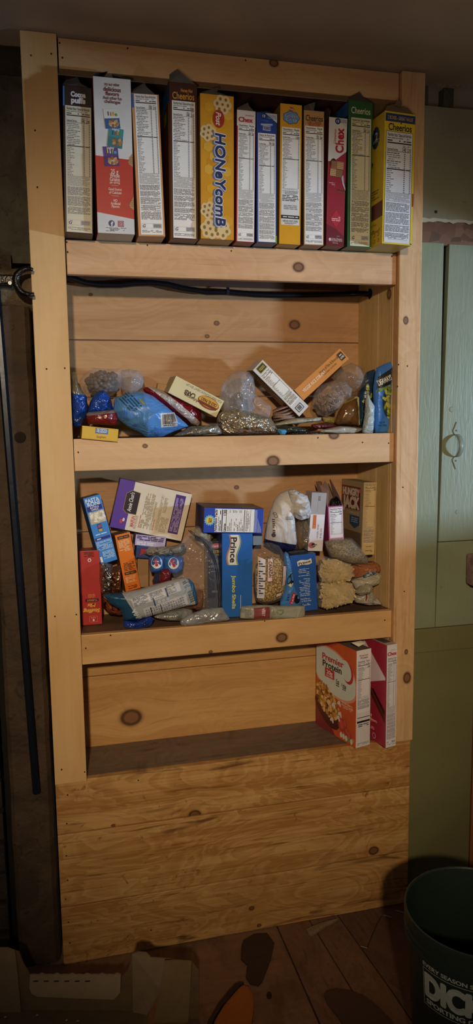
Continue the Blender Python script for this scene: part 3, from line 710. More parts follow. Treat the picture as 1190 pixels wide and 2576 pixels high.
sheet('folded_tab', [onp(335, 2545, .007), onp(333, 2398, .007), onp(350, 2394, .007), onp(368, 2396, .007), onp(380, 2408, .007), onp(436, 2412, .007), onp(444, 2424, .012), onp(405, 2490, .02), onp(370, 2552, .02)], m_cb2, tr, .004)
q = [(76, 2452)]; k = 12
for i in range(k): q += [(76+(i+.5)*228/k, 2448 if i % 2 else 2451), (76+(i+1)*228/k, 2452)]
q += [(303, 2495), (292, 2508), (286, 2513), (95, 2506), (80, 2498), (75, 2486)]
sheet('folded_handle', [onp(x, y, .012 if y < 2460 else .016) for x, y in q], mat('97836a', .85, 0, .1, 30, .15), tr, .005)
for i in range(6):
    c = 84+i*26; sheet('flute_slot', [onp(x, y, .019) for x, y in ((c, 2468), (c+12, 2467), (c+12, 2469.5), (c, 2470))], mat('2e2418'), tr, .0006)
sheet('bottom', [A+Vector((-.05, .01, .003)), B+Vector((.04, -.01, .003)), B+Vector((.0, -.5, .003)), A+Vector((-.05, -.5, .003))], m_cb, tr, .004)
sheet('side_flap', [onp(414, 2417, .03), onp(440, 2415, .03), (onp(470, 2417, .03)), onp(482, 2418, .03), onp(478, 2500, .03), onp(470, 2620, .03), onp(380, 2620, .03)], mat('806a48', .85, 0, .15, 30, .2), tr, .004)
sheet('side_flap', [onp(484, 2419, .02), onp(500, 2440, .02), onp(500, 2600, .02), onp(470, 2600, .02)], m_cb, tr, .003)
for i, (x, y) in enumerate(((94, 2557), (168, 2570), (196, 2572), (14, 2562))):
    q = atz(x, y, .006); V, F = tube([q+Vector((-.003, 0, .003)), q+Vector((0, .001, .0035)), q+Vector((.003, .002, .003))], [.0008, .0022, .0008], 8)
    settag(mesh('crumb', V, F, [mat('b8a88c', .7)], origin=tuple(q)), ['tiny pale crumb on the cardboard tray bottom, second from the left', 'pale crumb on the tray bottom, third from the left', 'rightmost pale crumb on the cardboard tray bottom', 'leftmost tiny crumb on the cardboard tray bottom'][i], 'crumb', 'crumbs in the cardboard tray')

# things on the floor
def flat(name, pts, m, th, dome=0, z=0.0005, label=None, cat=None, group=None):
    P = [atz(x, y, z) for x, y in pts]; c = sum(P, Vector())/len(P); V = []; F = []; n = len(P)
    for s_, h in ((1, 0), (1, th), (.85, th+dome*.5), (.5, th+dome*.9), (.15, th+dome)):
        for q in P: V.append(Vector((c.x+(q.x-c.x)*s_, c.y+(q.y-c.y)*s_, z+h)))
    for i in range(4):
        for k in range(n): F.append((i*n+k, i*n+(k+1) % n, (i+1)*n+(k+1) % n, (i+1)*n+k))
    F.append(tuple(range(4*n, 5*n))); F.append(tuple(range(n-1, -1, -1)))
    o = mesh(name, V, F, [m] if not isinstance(m, list) else m, origin=(c.x, c.y, z)); settag(o, label, cat, group); return o
flat('orange_insole', [(543, 2570), (560, 2545), (585, 2515), (601, 2496), (612, 2489), (625, 2493), (634, 2508), (638, 2530), (637, 2555), (632, 2590), (600, 2660), (560, 2680), (530, 2620)], mat('a8601f', .8, 0, .1, 60, .2), .012, .004, label='orange insole-shaped piece lying on the plywood near the cardboard', cat='insole')
flat('brown_scrap', [(522, 2585), (548, 2540), (575, 2505), (592, 2487), (603, 2483), (614, 2484), (604, 2492), (585, 2512), (562, 2541), (540, 2572), (530, 2600)], mat('3a281c', .85), .014, 0, label='thin dark brown edging strip beside the orange insole', cat='scrap')
flat('brown_insole', [(815, 2505), (822, 2496), (845, 2490), (880, 2495), (915, 2508), (950, 2535), (985, 2570), (1010, 2620), (960, 2680), (900, 2640), (850, 2560), (822, 2525)], mat('51392c', .8, 0, .2, 40, .2), .005, .001, label='flat dark brown insole-shaped piece on the floorboards in front of the bucket', cat='insole')
flat('floor_patch', [(607, 2385), (612, 2368), (640, 2352), (672, 2350), (690, 2375), (682, 2412), (672, 2440), (660, 2470), (650, 2482), (630, 2478), (618, 2460), (622, 2430), (606, 2415)], mat('3c281b', .7, 0, .4, 40, .35), .004, .002, label='dark brown flat patch in place of a recess by the shelf base on the plywood', cat='floor patch')  # flat dark sheet added in place of a dark recess in the floor
flat('wood_splinter', [(771, 2342), (780, 2336), (800, 2328), (830, 2319), (852, 2314), (840, 2322), (815, 2335), (800, 2346), (785, 2355), (776, 2352)], mat('8a7456', .7, 0, .4, 40, .3), .006, .003, label='pale wood splinter on the floor under the shelf base', cat='wood splinter')
q = atz(677, 2505, .001); flat('floor_knot', [(677+7*math.cos(a), 2505+9*math.sin(a)) for a in [k*PI/4 for k in range(8)]], mat('22150e', .8), .002, .001, label='small dark round knot on the plywood between the insoles', cat='wood knot')
for a, b_, l in (((907, 2380), (924, 2385), 'short pale straw on the boards, nearest the viewer'), ((966, 2302), (986, 2308), 'pale straw beside the wood splinter under the shelf base'), ((995, 2290), (1021, 2297), 'longer pale straw touching the bucket side'), ((1012, 2253), (1021, 2261), 'tiny pale straw sticking up behind the bucket rim')):
    p0, p1 = atz(*a, .003), atz(*b_, .003)
    V, F = tube([p0, p1], .0011, 6); settag(mesh('straw', V, F, [mat('a09888', .6)], origin=tuple(p0)), l, 'straw', 'straws on the floor')
p0 = atz(924, 2385, .003); V, F = tube([p0, atz(931, 2365, .002), atz(948, 2325, .002), atz(960, 2305, .002)], .0008, 6); settag(mesh('twig', V, F, [mat('1d130d', .8)], origin=tuple(p0)), 'thin dark twig on the boards under the shelf base', 'twig')
# unseen panels added on the right to cut the daylight off below and above
wx = thing('daylight_blocker', None, None, (2.2, -1.5, 0)); del wx['label']; del wx['category']; wx['kind'] = 'structure'
bmobj('lower_blocker', boxbm(2.15, 2.2, -2.6, .02, 0, 1.226), [m_gr2], wx); bmobj('upper_blocker', boxbm(2.15, 2.2, -2.6, .02, 1.656, 2.318), [m_gr2], wx)
# ================================================================== TOP SHELF: CEREAL BOXES
INS = '3a332d'
GR1 = 'cereal boxes on the top shelf'
def cereal(name, label, x0, x1, z1, Y, D, cols, lean=0, yaw=0, z0=ZA+.0005):
    """lean = sideways shift of the top"""
    H = z1-z0; c = (math.cos(yaw), math.sin(yaw)); W = x1-x0
    BL = Vector((x0, Y, z0)); L = math.atan2(lean, H)
    if lean < 0: pass
    BR = BL+Vector((W*math.cos(L)*c[0], W*c[1], -W*math.sin(L))); TL = BL+Vector((lean, 0, H))
    lift = max(0, W*math.sin(L)) if L > 0 else max(0, -0)
    for v in (BL, BR, TL): v.z += lift
    return Box(name, label, 'cereal box', BL, BR, TL, D, cols, GR1, depth=(-c[1], c[0], 0))
def flaps(b, spec, h=INS, lab=None):
    for pts in spec: b.flap([(u*b.W, d*b.D, b.H+v) for u, d, v in pts], h)
def berry(p, u, v, r, rot, hexes=('a9794a', 'c59a63', '8c5f38'), n=7):
    for k in range(n):
        a = 2*PI*k/n; p.ell(u+r*.6*math.cos(a), v+r*.4*math.sin(a), r*.3, r*.22, hexes[k % 3], 4, a, 10)
def loops(p, u, v, r, rot=0, n=6, h='d8c090', hh='8a6a35'):
    """honeycomb shaped cereal piece"""
    for k in range(n):
        a = rot+2*PI*k/n; p.ell(u+r*.6*math.cos(a), v+r*.6*math.sin(a), r*.46, r*.46, h, 2, n=16)
    p.ell(u, v, r*.6, r*.6, h, 2.4, n=16)
    for k in range(n):
        a = rot+2*PI*k/n; p.ell(u+r*.62*math.cos(a), v+r*.62*math.sin(a), r*.16, r*.19, hh, 3, n=10)
    p.ell(u, v, r*.15, r*.15, hh, 3, n=10)

# 1 cocoa puffs
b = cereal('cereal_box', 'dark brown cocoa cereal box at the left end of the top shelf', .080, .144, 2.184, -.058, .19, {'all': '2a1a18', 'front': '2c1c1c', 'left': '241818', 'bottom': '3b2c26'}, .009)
p = b.face(); W, H = b.W, b.H
p.text('Cocoa', W*.52, H*.945, .0105, 'd5d8e2', 3, bold=.06, width=W*.5); p.text('puffs', W*.52, H*.905, .0115, 'd5d8e2', 3, bold=.06, width=W*.48)
facts(p, W*.07, H*.006, W*.96, H*.865, True, ('140', '200'), paper='d6d2c0'); p.rect(-.0002, H*.86, W*.05, H*.99, '3a70b0', 2)
p.obj('side_panel', b.root); flaps(b, [[(0, .02, 0), (.95, .02, 0), (.60, .0, .008), (.5, .01, .020), (.1, .03, .012)], [(0, .0, 0), (0, .9, 0), (.1, .7, .03), (.05, .1, .016)], [(1, .0, 0), (1, .9, 0), (.92, .8, .02), (.93, .1, .006)]], '2a2522')

# 2 life
b = cereal('cereal_box', 'tall white and red box with three small box pictures, second on the top shelf', .1535, .2375, 2.203, -.074, .20, {'all': 'd5d6da', 'left': '7a2220', 'bottom': 'b9b2a4'}, .001)
p = b.face(); W, H = b.W, b.H
p.poly([(0, H*.12), (W, H*.09), (W, H*.485), (0, H*.50)][::1], 'b8342c', 1)
p.poly([(0, 0), (W, 0), (W, H*.10), (0, H*.135)], 'c9cdd8', 2)
mr = '6e2d3c'
for s_, y, sz, w in (('try our other', .957, .0065, .40), ('delicious', .926, .0095, .46), ('flavors', .898, .0085, .36), ('And other fun', .871, .007, .50), ('challenges', .848, .007, .42)): p.text(s_, W*.5, H*y, sz, mr, 3, bold=.03, width=W*w)
for cx, cy, rt, ca, cb_, nm, nm2 in ((.47, .74, .10, 'd8d9d6', '2f5c9c', 'life', ''), (.55, .62, -.12, '3d8a92', '35747e', 'life', 'mighty'), (.42, .50, .08, '5a3a86', '4a2e72', 'life', 'mighty')):
    u, v, w, h = W*cx, H*cy, W*.40, H*.125
    p.rect(u-w/2, v-h/2, u+w/2, v+h/2, ca, 3, rt); p.rect(u-w/2, v-h/2, u+w/2, v+h*.02, cb_, 3.5, rt, (u, v))
    for k, (ch, cc) in enumerate(zip(nm, ('2c3f8e', 'c0402c', 'd89a2c', '4c9a4a'))): p.text(ch, u+(k-1.2)*w*.17-rt*h*.25, v+h*.25, .0085, cc if ca != '5a3a86' else ('e0d24c', 'e8e8e0', '7fb848', '5fb0d0')[k], 5, rt, bold=.05)
    if nm2: p.text(nm2, u-rt*h*.3, v+h*.43, .005, 'd8dce4', 5, rt, bold=.03, width=w*.5)
    p.ell(u+w*.12, v-h*.26, w*.34, h*.17, 'c9b9a0', 4, rt); berry(p, u+w*.12, v-h*.22, w*.42, 0)
for s_, y, sz, w in (('25 g', .405, .010, .20), ('Whole', .378, .009, .26), ('Grains', .354, .009, .27), ('per serving', .333, .005, .27), ('Good Source', .290, .006, .35), ('of Calcium', .268, .006, .34), ('NO', .217, .006, .10), ('Artificial', .197, .006, .26), ('Flavors', .178, .006, .21)): p.text(s_, W*.5, H*y, sz, 'dfc0b8', 3, bold=.03, width=W*w)
for y in (.312, .245): p.rect(W*.4, H*y, W*.6, H*y+.0006, 'dfc0b8', 3)
p.ell(W*.38, H*.065, W*.085, W*.085, '2c3a6c', 3); p.text('f', W*.39, H*.062, .010, 'd5d8e0', 4, bold=.06)
u, v = W*.63, H*.065
p.rect(u-W*.08, v-W*.08, u+W*.08, v+W*.08, '8c2c50', 3); p.rect(u-W*.06, v-W*.06, u+W*.06, v+W*.06, 'd5d8e0', 4); p.rect(u-W*.052, v-W*.052, u+W*.052, v+W*.052, '8c2c50', 5); p.ell(u, v, W*.035, W*.035, 'd5d8e0', 6); p.ell(u, v, W*.022, W*.022, '8c2c50', 7)
p.micro(W*.22, H*.012, W*.78, H*.04, 4, '50505c')
for y in (.47, .19):
    q = [(W, H*(y+.06)), (W*.93, H*(y+.03)), (W*.87, H*(y+.0)), (W*.90, H*(y-.015)), (W, H*(y-.03))]; p.poly(q, 'b08a60', 3)
    for k in range(4): p.rect(W*.9, H*(y-.005+.012*k), W, H*(y-.003+.012*k), '6b4a2c', 4)
p.obj('side_panel', b.root); flaps(b, [[(0, .0, 0), (0, .8, 0), (.35, .55, .040), (.43, .3, .038), (.43, .2, .028), (.1, .0, .006)], [(1, .0, 0), (1, .8, 0), (.7, .5, .032), (.66, .3, .024), (.55, .2, .026), (.5, .0, .006)]], '2c2826')

# 3 peach cereal box
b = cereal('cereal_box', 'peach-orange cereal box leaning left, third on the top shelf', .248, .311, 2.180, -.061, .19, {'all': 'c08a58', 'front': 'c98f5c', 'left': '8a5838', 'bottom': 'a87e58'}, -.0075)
p = b.face(); W, H = b.W, b.H
facts(p, W*.10, H*.012, W*.93, H*.995, True, ('150', '210')); p.rect(0, H*.9, W*.07, H*.995, '2c5c98', 2)
p.obj('side_panel', b.root); flaps(b, [[(0, .02, 0), (.9, .02, 0), (.55, .0, .016), (.5, .0, .024), (.1, .03, .010)], [(0, .0, 0), (0, .9, 0), (.1, .7, .02), (.05, .1, .01)]], '332e2a')

# 4 honey nut
b = cereal('cereal_box', 'tall maroon cereal box with gold honey nut lettering on the top shelf', .326, .392, 2.216, -.050, .20, {'all': '3c1c1c', 'front': '431d1c', 'left': '5a3020', 'bottom': '4a3028'}, .004)
p = b.face(); W, H = b.W, b.H
p.text('Honey Nut', W*.62, H*.953, .0078, 'd89a3c', 3, bold=.02, width=W*.42); p.text('Cheerios', W*.5, H*.918, .0155, 'd89a3c', 3, bold=.015, width=W*.78)
facts(p, W*.09, H*.006, W*.92, H*.885, True, ('140', '210')); p.obj('side_panel', b.root)
p = b.face('left'); p.rect(.10, H*.88, .199, H*.99, '2f5f9c', 1); p.rect(.185, .0, .199, H*.88, 'b08028', 1); p.rect(.12, H*.78, .16, H*.86, '6c8a3c', 2); p.obj('front_panel', b.root)
flaps(b, [[(0, .02, 0), (.98, .02, 0), (.45, .0, .022), (.30, .01, .030), (.03, .03, .018)], [(0, .0, 0), (0, .9, 0), (.1, .7, .02), (.05, .1, .014)]], '4a4642')

# 5 honeycomb
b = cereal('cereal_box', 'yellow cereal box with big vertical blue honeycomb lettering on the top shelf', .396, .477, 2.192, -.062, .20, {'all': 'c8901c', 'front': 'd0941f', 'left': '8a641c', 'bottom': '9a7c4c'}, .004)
p = b.face(); W, H = b.W, b.H
for k in range(26):
    a, c = p.rng.uniform(.16, .84)*W, p.rng.uniform(.05, .95)*H; p.ell(a, c, .012, .012, p.rng.choice(('d9a024', 'c68b1c', 'd8a83a')), 1, PI/6, 6)
for (u, v, r) in ((.66, .955, .021), (.12, .735, .019), (.10, .20, .019), (.28, .055, .023), (.62, .05, .022)):
    loops(p, max(r*.98, min(W*u, W-r)), max(r, min(H*v, H-r)), r, u*3)
p.ell(W*.54, H*.835, .0145, .0205, 'a8842c', 4); p.ell(W*.54, H*.835, .0138, .0198, 'a52a1c', 5); p.text('Post', W*.54, H*.835, .0125, 'dccfc0', 6, rot=-PI/2, bold=.03, shear=.3, width=.030)
for k, (o_, bo, col, ly) in enumerate(((-.0040, .085, '50669a', 4), (-.0020, .085, '7f93ba', 4.4), (0, .085, 'd5dae6', 5), (0, .05, '1c2c5e', 6))):
    p.text('HONeYcomB', W*.60+o_, H*.415+o_*.3, .024, col, ly, rot=-PI/2, bold=bo, shear=.12, width=H*.645)
p.obj('side_panel', b.root); flaps(b, [[(0, .02, 0), (.98, .02, 0), (.5, .0, .006), (.58, .0, .018), (.1, .03, .006)], [(0, .0, 0), (0, .9, 0), (.1, .7, .012), (.05, .1, .008)]], '40382e')

# 6 chex
b = cereal('cereal_box', 'narrow red cereal box with a white top, between the honeycomb and blue boxes', .486, .532, 2.169, -.047, .19, {'all': '8c2432', 'front': 'b0343c', 'left': '6e2028', 'bottom': '6a2a2c'}, .006)
p = b.face(); W, H = b.W, b.H
p.rect(0, H*.88, W*.99, H*.998, 'd9d5d4', 1); p.text('cinnamon', W*.66, H*.963, .0035, 'b0343c', 3, bold=.02, width=W*.45); p.text('Chex', W*.47, H*.93, .011, 'b02a38', 3, bold=.05, width=W*.76)
facts(p, W*.06, H*.004, W*.97, H*.90, True, ('160', '220'), title='Nutrition  Facts', word='Calories'); p.obj('side_panel', b.root)
flaps(b, [[(0, .02, 0), (.98, .02, 0), (.66, .0, .010), (.60, .01, .019), (.05, .03, .006)]], '453c36')

# 7 blue
b = cereal('cereal_box', 'small royal blue cereal box with a white corner on the top shelf', .538, .589, 2.167, -.048, .19, {'all': '1d3f94', 'left': '1a3272', 'bottom': '33405e'}, .002)
p = b.face(); W, H = b.W, b.H
p.poly([(W*.42, H*.998), (W, H*.93), (W, H*.998)], 'c4c8d4', 1); p.ell(W*.35, H*.975, .006, .006, '17306e', 2); p.text('13', W*.35, H*.975, .006, 'd5d8e2', 3, bold=.04); p.micro(W*.55, H*.955, W*.98, H*.99, 4, '7a80a0')
p.rect(W*.2, H*.905, W*.78, H*.918, 'a9b2cc', 2, .05); p.rect(W*.3, H*.865, W*.68, H*.905, '9fa8c4', 2, -.05); p.text('TOAST', W*.5, H*.885, .007, '44508a', 3, bold=.05, width=W*.34); p.micro(W*.25, H*.93, W*.6, H*.945, 2, '5068a8')
facts(p, W*.07, H*.008, W*.93, H*.845, True, ('170', '230'), title='Datos de Nutrición', word='Calorías', mill=False); p.rect(W*.93, 0, W, H*.06, '5f9a3c', 2)
p.obj('side_panel', b.root)
flaps(b, [[(0, .02, 0), (.98, .02, 0), (.5, .0, .004), (.05, .03, .003)]], '2e3450')

# 8 golden crisp
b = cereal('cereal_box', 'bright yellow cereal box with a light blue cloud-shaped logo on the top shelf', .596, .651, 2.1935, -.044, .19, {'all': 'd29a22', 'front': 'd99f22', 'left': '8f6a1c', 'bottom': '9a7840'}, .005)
p = b.face(); W, H = b.W, b.H
p.ell(W*.5, H*.965, .0072, .0046, 'a8482c', 2); p.text('Post', W*.5, H*.965, .005, 'e0c89c', 3, bold=.03)
p.ell(W*.5, H*.905, W*.38, .0150, '2f5896', 2, wob=.07, k=7); p.ell(W*.5, H*.905, W*.35, .0135, '6c94c4', 2.5, wob=.07, k=7)
p.text('Golden', W*.5, H*.918, .0085, '2f5896', 3, bold=.07, width=W*.58); p.text('Crisp', W*.5, H*.89, .0085, '2f5896', 3, bold=.07, width=W*.5); p.text('Golden', W*.5, H*.918, .0085, 'c8d6e6', 3.6, bold=.0, width=W*.58); p.text('Crisp', W*.5, H*.89, .0085, 'c8d6e6', 3.6, bold=.0, width=W*.5)
facts(p, W*.08, H*.33, W*.93, H*.835, False, ('150', ''), title='Nutrition  Facts', word='Calories', mill=False, foot=.14); p.rect(W*.08, H*.14, W*.93, H*.335, 'd9d9dc', 1)
p.micro(W*.12, H*.31, W*.9, H*.355, 4, '4a4a50'); p.micro(W*.2, H*.25, W*.85, H*.285, 3, '85858a'); p.rect(W*.08, H*.185, W*.93, H*.21, '1d1d20', 2); p.micro(W*.15, H*.19, W*.88, H*.205, 1, 'd0d0d4', layer=3); p.text('1-800-431-POST (7678)', W*.5, H*.168, .0045, INK, 3, bold=.01, width=W*.72); p.micro(W*.25, H*.145, W*.8, H*.158, 2, '55555a')
p.obj('side_panel', b.root)

# 9 oat crunch
b = cereal('cereal_box', 'tan oat cereal box on the top shelf, right of the yellow one', .659, .711, 2.182, -.048, .19, {'all': 'ac8254', 'front': 'b98f60', 'left': '5c4430', 'bottom': '7c6450'}, .0005)
p = b.face(); W, H = b.W, b.H
p.text('Cheerios', W*.5, H*.945, .0135, '2c1c16', 3, bold=.012, width=W*.84); p.text('Oat Crunch', W*.5, H*.915, .0085, '9a5a30', 3, bold=.03, width=W*.68); p.rect(W*.24, H*.888, W*.76, H*.9, 'a4432c', 3); p.text('CINNAMON', W*.5, H*.894, .0028, 'e0c0a0', 4, width=W*.42)
facts(p, W*.05, H*.006, W*.96, H*.885, True, ('220', '280'), title='Nutrition  Facts', word='Calories'); p.obj('side_panel', b.root)
flaps(b, [[(0, .02, 0), (.5, .02, 0), (.56, .0, .020), (.3, .01, .016), (.03, .03, .010)], [(0, .0, 0), (0, .9, 0), (.1, .7, .012), (.05, .1, .008)]], '3c3835')

# 10 cinnamon chex
b = cereal('cereal_box', 'open red and white cereal box with vertical lettering and a picture of squares', .718, .7655, 2.171, -.046, .18, {'all': '8c2434', 'front': '97293a', 'left': '54202a', 'bottom': '5c2c30'}, .007)
p = b.face(); W, H = b.W, b.H
p.poly([(0, H*.66), (W*.35, H*.665), (W, H*.745), (W, H*.998), (0, H*.998)], 'd3cfd2', 1); p.poly([(W*.3, H*.998), (W*.9, H*.935), (W, H*.945), (W, H*.998)], 'c2c4cc', 2); p.micro(W*.55, H*.96, W*.98, H*.99, 3, '7a7a84', layer=3); p.ell(W*.48, H*.972, .0072, .0072, '26326a', 3); p.text('13', W*.48, H*.972, .006, 'd5d8e2', 4, bold=.04)
p.text('Chex', W*.60, H*.825, .0205, 'a8243a', 3, rot=PI/2, bold=.05, width=H*.19); p.text('Cinnamon', W*.34, H*.855, .0062, 'a8243a', 3, rot=PI/2, bold=.01, width=H*.11)
p.poly([(0, H*.17), (W*.5, H*.14), (W, H*.08), (W, 0), (0, 0)], '6d2430', 1)
p.ell(W*.3, H*.645, .0085, .012, '3c2a1c', 3)
for i, (u, v, c) in enumerate(((.36, .635, '9a6f4c'), (.68, .632, 'c09a70'), (.30, .575, 'c9a87c'), (.62, .57, '8d6d50'))): p.rect(W*u-.0085, H*v-.009, W*u+.0085, H*v+.009, c, 4, -.06); [p.rect(W*u-.0085, H*v-.009+.004*k, W*u+.0085, H*v-.008+.004*k, '7d5a38', 4.5, -.06, (W*u, H*v)) for k in range(5)]
p.poly([(W*.74, H*.545), (W*.86, H*.56), (W*.9, H*.50), (W*.99, H*.46), (W*.99, H*.44), (W*.84, H*.485)], 'b4b4bc', 3); p.rect(W*.55, H*.437, W*.95, H*.445, '5a3522', 3, -.1); p.rect(W*.55, H*.422, W*.95, H*.430, '7a4c2e', 3, -.1); p.micro(W*.08, H*.46, W*.42, H*.50, 3, 'c88a92')
p.poly([(W*.52, H*.145), (W*.82, H*.215), (W*.52, H*.285), (W*.18, H*.215)], 'b03040', 2); p.micro(W*.28, H*.195, W*.76, H*.235, 3, 'e0b0b0', layer=3)
p.micro(W*.2, H*.075, W*.85, H*.083, 1, 'b08088'); p.text('Celiac Disease', W*.58, H*.058, .0042, 'd9c8ca', 3, width=W*.6); p.text('FOUNDATION', W*.58, H*.043, .0042, 'd9c8ca', 3, width=W*.62); p.text('celiac.org', W*.5, H*.026, .003, 'd9c8ca', 3, width=W*.3); p.ell(W*.2, H*.05, .003, .004, 'd9c8ca', 3)
p.obj('side_panel', b.root)
flaps(b, [[(0, .0, 0), (0, .95, 0), (.02, .8, .035), (.2, .2, .036), (.1, .0, .014)], [(1, .05, 0), (1, .95, 0), (.98, .8, .03), (.9, .3, .024)], [(0, 1, 0), (1, 1, 0), (.9, .95, .03), (.1, .95, .03)]], '48403a')

# 11 green
b = cereal('cereal_box', 'dark green cereal box with white lettering on the top shelf', .7745, .8405, 2.215, -.047, .19, {'all': '264c28', 'front': '2b5a30', 'left': '1f3c20', 'bottom': '3f4c38'}, .001, yaw=.045)
p = b.face(); W, H = b.W, b.H
p.text('Cheerios', W*.5, H*.935, .0155, 'c9d0bc', 3, bold=.012, width=W*.78); facts(p, W*.11, H*.008, W*.93, H*.885, True, ('140', '210'), paper='cfcbb0'); p.obj('side_panel', b.root)
p = b.face('left'); p.rect(.12, H*.9, .189, H*.99, '2c5c98', 1); p.obj('front_panel', b.root)
flaps(b, [[(0, .02, 0), (.98, .02, 0), (.6, .0, .010), (.45, .01, .022), (.03, .03, .008)]], '3c362e')

# 12 yellow cheerios
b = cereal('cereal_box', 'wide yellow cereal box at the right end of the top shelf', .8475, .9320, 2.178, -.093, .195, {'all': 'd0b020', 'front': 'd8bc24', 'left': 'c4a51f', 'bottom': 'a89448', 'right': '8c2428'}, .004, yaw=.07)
p = b.face(); W, H = b.W, b.H
p.rect(W*.02, H*.925, W*.99, H*.985, '2b3a6c', 2); p.text('2 BOXES - GREAT VALUE', W*.5, H*.955, .0085, 'bfa45c', 3, bold=.015, width=W*.82); p.text('Cheerios', W*.5, H*.888, .0165, '1d1a18', 3, bold=.015, width=W*.76); p.ell(W*.53, H*.918, .0018, .0018, '3a3428', 3)
facts(p, W*.05, H*.012, W*.93, H*.853, True, ('140', '210'), paper='d6d7de', mill=False, border=True); p.rect(W*.2, H*.035, W*.82, H*.062, '8c8c94', 2); p.rect(W*.21, H*.037, W*.81, H*.060, 'd6d7de', 3); p.micro(W*.23, H*.04, W*.79, H*.058, 3, '55555c', layer=4); p.rect(W*.965, H*.30, W*.999, H*.40, '8c2428', 3); p.ell(W*.96, H*.01, .0016, .0016, '151210', 3)
p.obj('side_panel', b.root)
p = b.face('left'); D = b.D
p.ell(D*.78, H*.84, .019, .026, '24304e', 2, wob=.05, k=14); p.text('2', D*.80, H*.85, .020, 'b8b89c', 3, bold=.03); p.micro(D*.72, H*.80, D*.86, H*.825, 2, '9a9a80', layer=3)
p.text('os', D*.56, H*.64, .050, '2a1c10', 2, shear=.35, bold=.02); p.ell(D*.46, H*.50, .02, .016, 'b04020', 2)
p.micro(D*.55, H*.36, D*.9, H*.44, 4, '7a5c14', fill=.5); p.rect(0, H*.20, D, H*.32, '5d2a1e', 1, .05); p.ell(D*.35, H*.22, .03, .045, 'b7b9c2', 2); p.text('Gluten Free', D*.72, H*.17, .006, '7a5c14', 2, width=.05)
for r_ in range(2):
    for k in range(4): p.ell(D*(.60+.1*k), H*(.065-.045*r_+.02), .0045, .0045, '6a5014', 2); p.ell(D*(.60+.1*k), H*(.065-.045*r_+.02), .0032, .0032, 'c4a51f', 3)
p.micro(D*.55, H*.10, D*.95, H*.13, 3, '6a5014'); p.obj('front_panel', b.root)
flaps(b, [[(0, .02, 0), (.98, .02, 0), (.75, .0, .012), (.4, .01, .020), (.1, .03, .014)], [(.3, .0, .014), (.36, .0, .028), (.52, -.02, .022), (.55, .0, .012)]], '5f4c34')

# ================================================================== SECOND SHELF
GR2 = 'packets and bags heaped on the second shelf'
# far left blue bag
m_bl = film('blue_gold_film', '1c3f94', None, 26, .8, .2, split=[(at(178, 990, .06), at(220, 996, .06), '756a55', 0)])
g = Bag([(178.5, 940), (185, 934), (193, 938), (196, 965), (219, 1000), (220, 1037), (210, 1060), (198, 1076), (184, 1071), (178, 1040), (177, 990)], .06, .022, crumple=.010, freq=30, seed=1)
g.build('snack_bag', m_bl, rings=22, seg=110, tag=('crumpled blue and gold bag wedged against the left side of the second shelf', 'bag', GR2))
# kibble bag
bd = thing('clear_bag', 'knotted clear plastic bag of round brown balls on top of the blue bags', 'plastic bag', at(280, 1000, .10), 'clear plastic bags on the shelves')
m_clear = plastic('clear_film', 'e6e6ee', .20, .8, 17, .10, .12); m_milk = plastic('milky_film', 'c8cfe2', .30, .8, 15, .16, .34)
k1 = Bag([(199, 958), (214, 938), (234, 925), (270, 928), (304, 928), (310, 948), (300, 978), (283, 998), (250, 1000), (216, 990)], .10, .050, .045, .008, 28, 2); k1.build('bag_film', m_clear, bd)
k2 = Bag([(304, 932), (322, 929), (345, 932), (359, 945), (363, 960), (358, 978), (346, 987), (322, 992), (302, 978), (298, 955)], .10, .036, .03, .008, 30, 3); k2.build('bag_neck', m_milk, bd, label='puffed milky neck of the bag')
rk = random.Random(4); V = []; F = []
tb = bmesh.new(); bmesh.ops.create_icosphere(tb, subdivisions=2, radius=1); TV = [v.co.copy() for v in tb.verts]; TF = [tuple(v.index for v in f.verts) for f in tb.faces]; tb.free()
def scatter(outline, Y, T, n, r, seed, m, name, label, cat, shp=(1, 1, 1), rvar=.15, inset=.82, group=None):
    g = Bag(outline, Y, T, T*.6, 0); rk = random.Random(seed); V = []; F = []; pts = []; tries = 0
    while len(pts) < n and tries < n*60:
        tries += 1; th = rk.random()*2*PI; sr = math.sqrt(rk.random())*inset; R = g.R(th)*sr; x = g.cx+R*math.cos(th); z = g.cz+R*math.sin(th); pr = g.prof(sr/inset*.98)
        y = Y-T*pr*rk.uniform(.2, .96)+r
        if any((x-a)**2+(y-b_)**2+(z-c)**2 < (r*1.5)**2 for a, b_, c in pts): continue
        pts.append((x, y, z)); R3 = Matrix.Rotation(rk.random()*6, 3, 'X') @ Matrix.Rotation(rk.random()*6, 3, 'Z'); b0 = len(V); s = r*rk.uniform(1-rvar, 1+rvar)
        for v in TV: w = R3 @ Vector((v.x*shp[0], v.y*shp[1], v.z*shp[2])); V.append((x+w.x*s, y+w.y*s, z+w.z*s))
        F += [tuple(b0+i for i in f) for f in TF]
    o = mesh(name, V, F, [m], smooth=True, origin=(g.cx, Y, g.zmin)); settag(o, label, cat, group, 'stuff'); return o
ok = [(206, 962), (220, 942), (238, 931), (270, 933), (298, 936), (300, 956), (290, 978), (276, 990), (250, 992), (222, 984)]
scatter(ok, .10, .046, 130, .0062, 4, mat('66503f', .7, 0, .3, 200, .2), 'cereal_balls', 'round brown cereal balls inside the clear bag at the second shelf left', 'cereal')
# blue bag 3
g = Bag([(221, 1036), (226, 1012), (236, 994), (250, 983), (262, 982), (278, 1000), (285, 1028), (283, 1040), (222, 1040)], .055, .026, .02, .010, 32, 5)
g.build('snack_bag', film('blue_film_b', '1c44a4', 'c8ccd8', 30, .8, .18, thr=.68, sc=30), tag=('small crumpled royal blue bag under the clear bag of balls, above the red packet', 'bag', GR2))
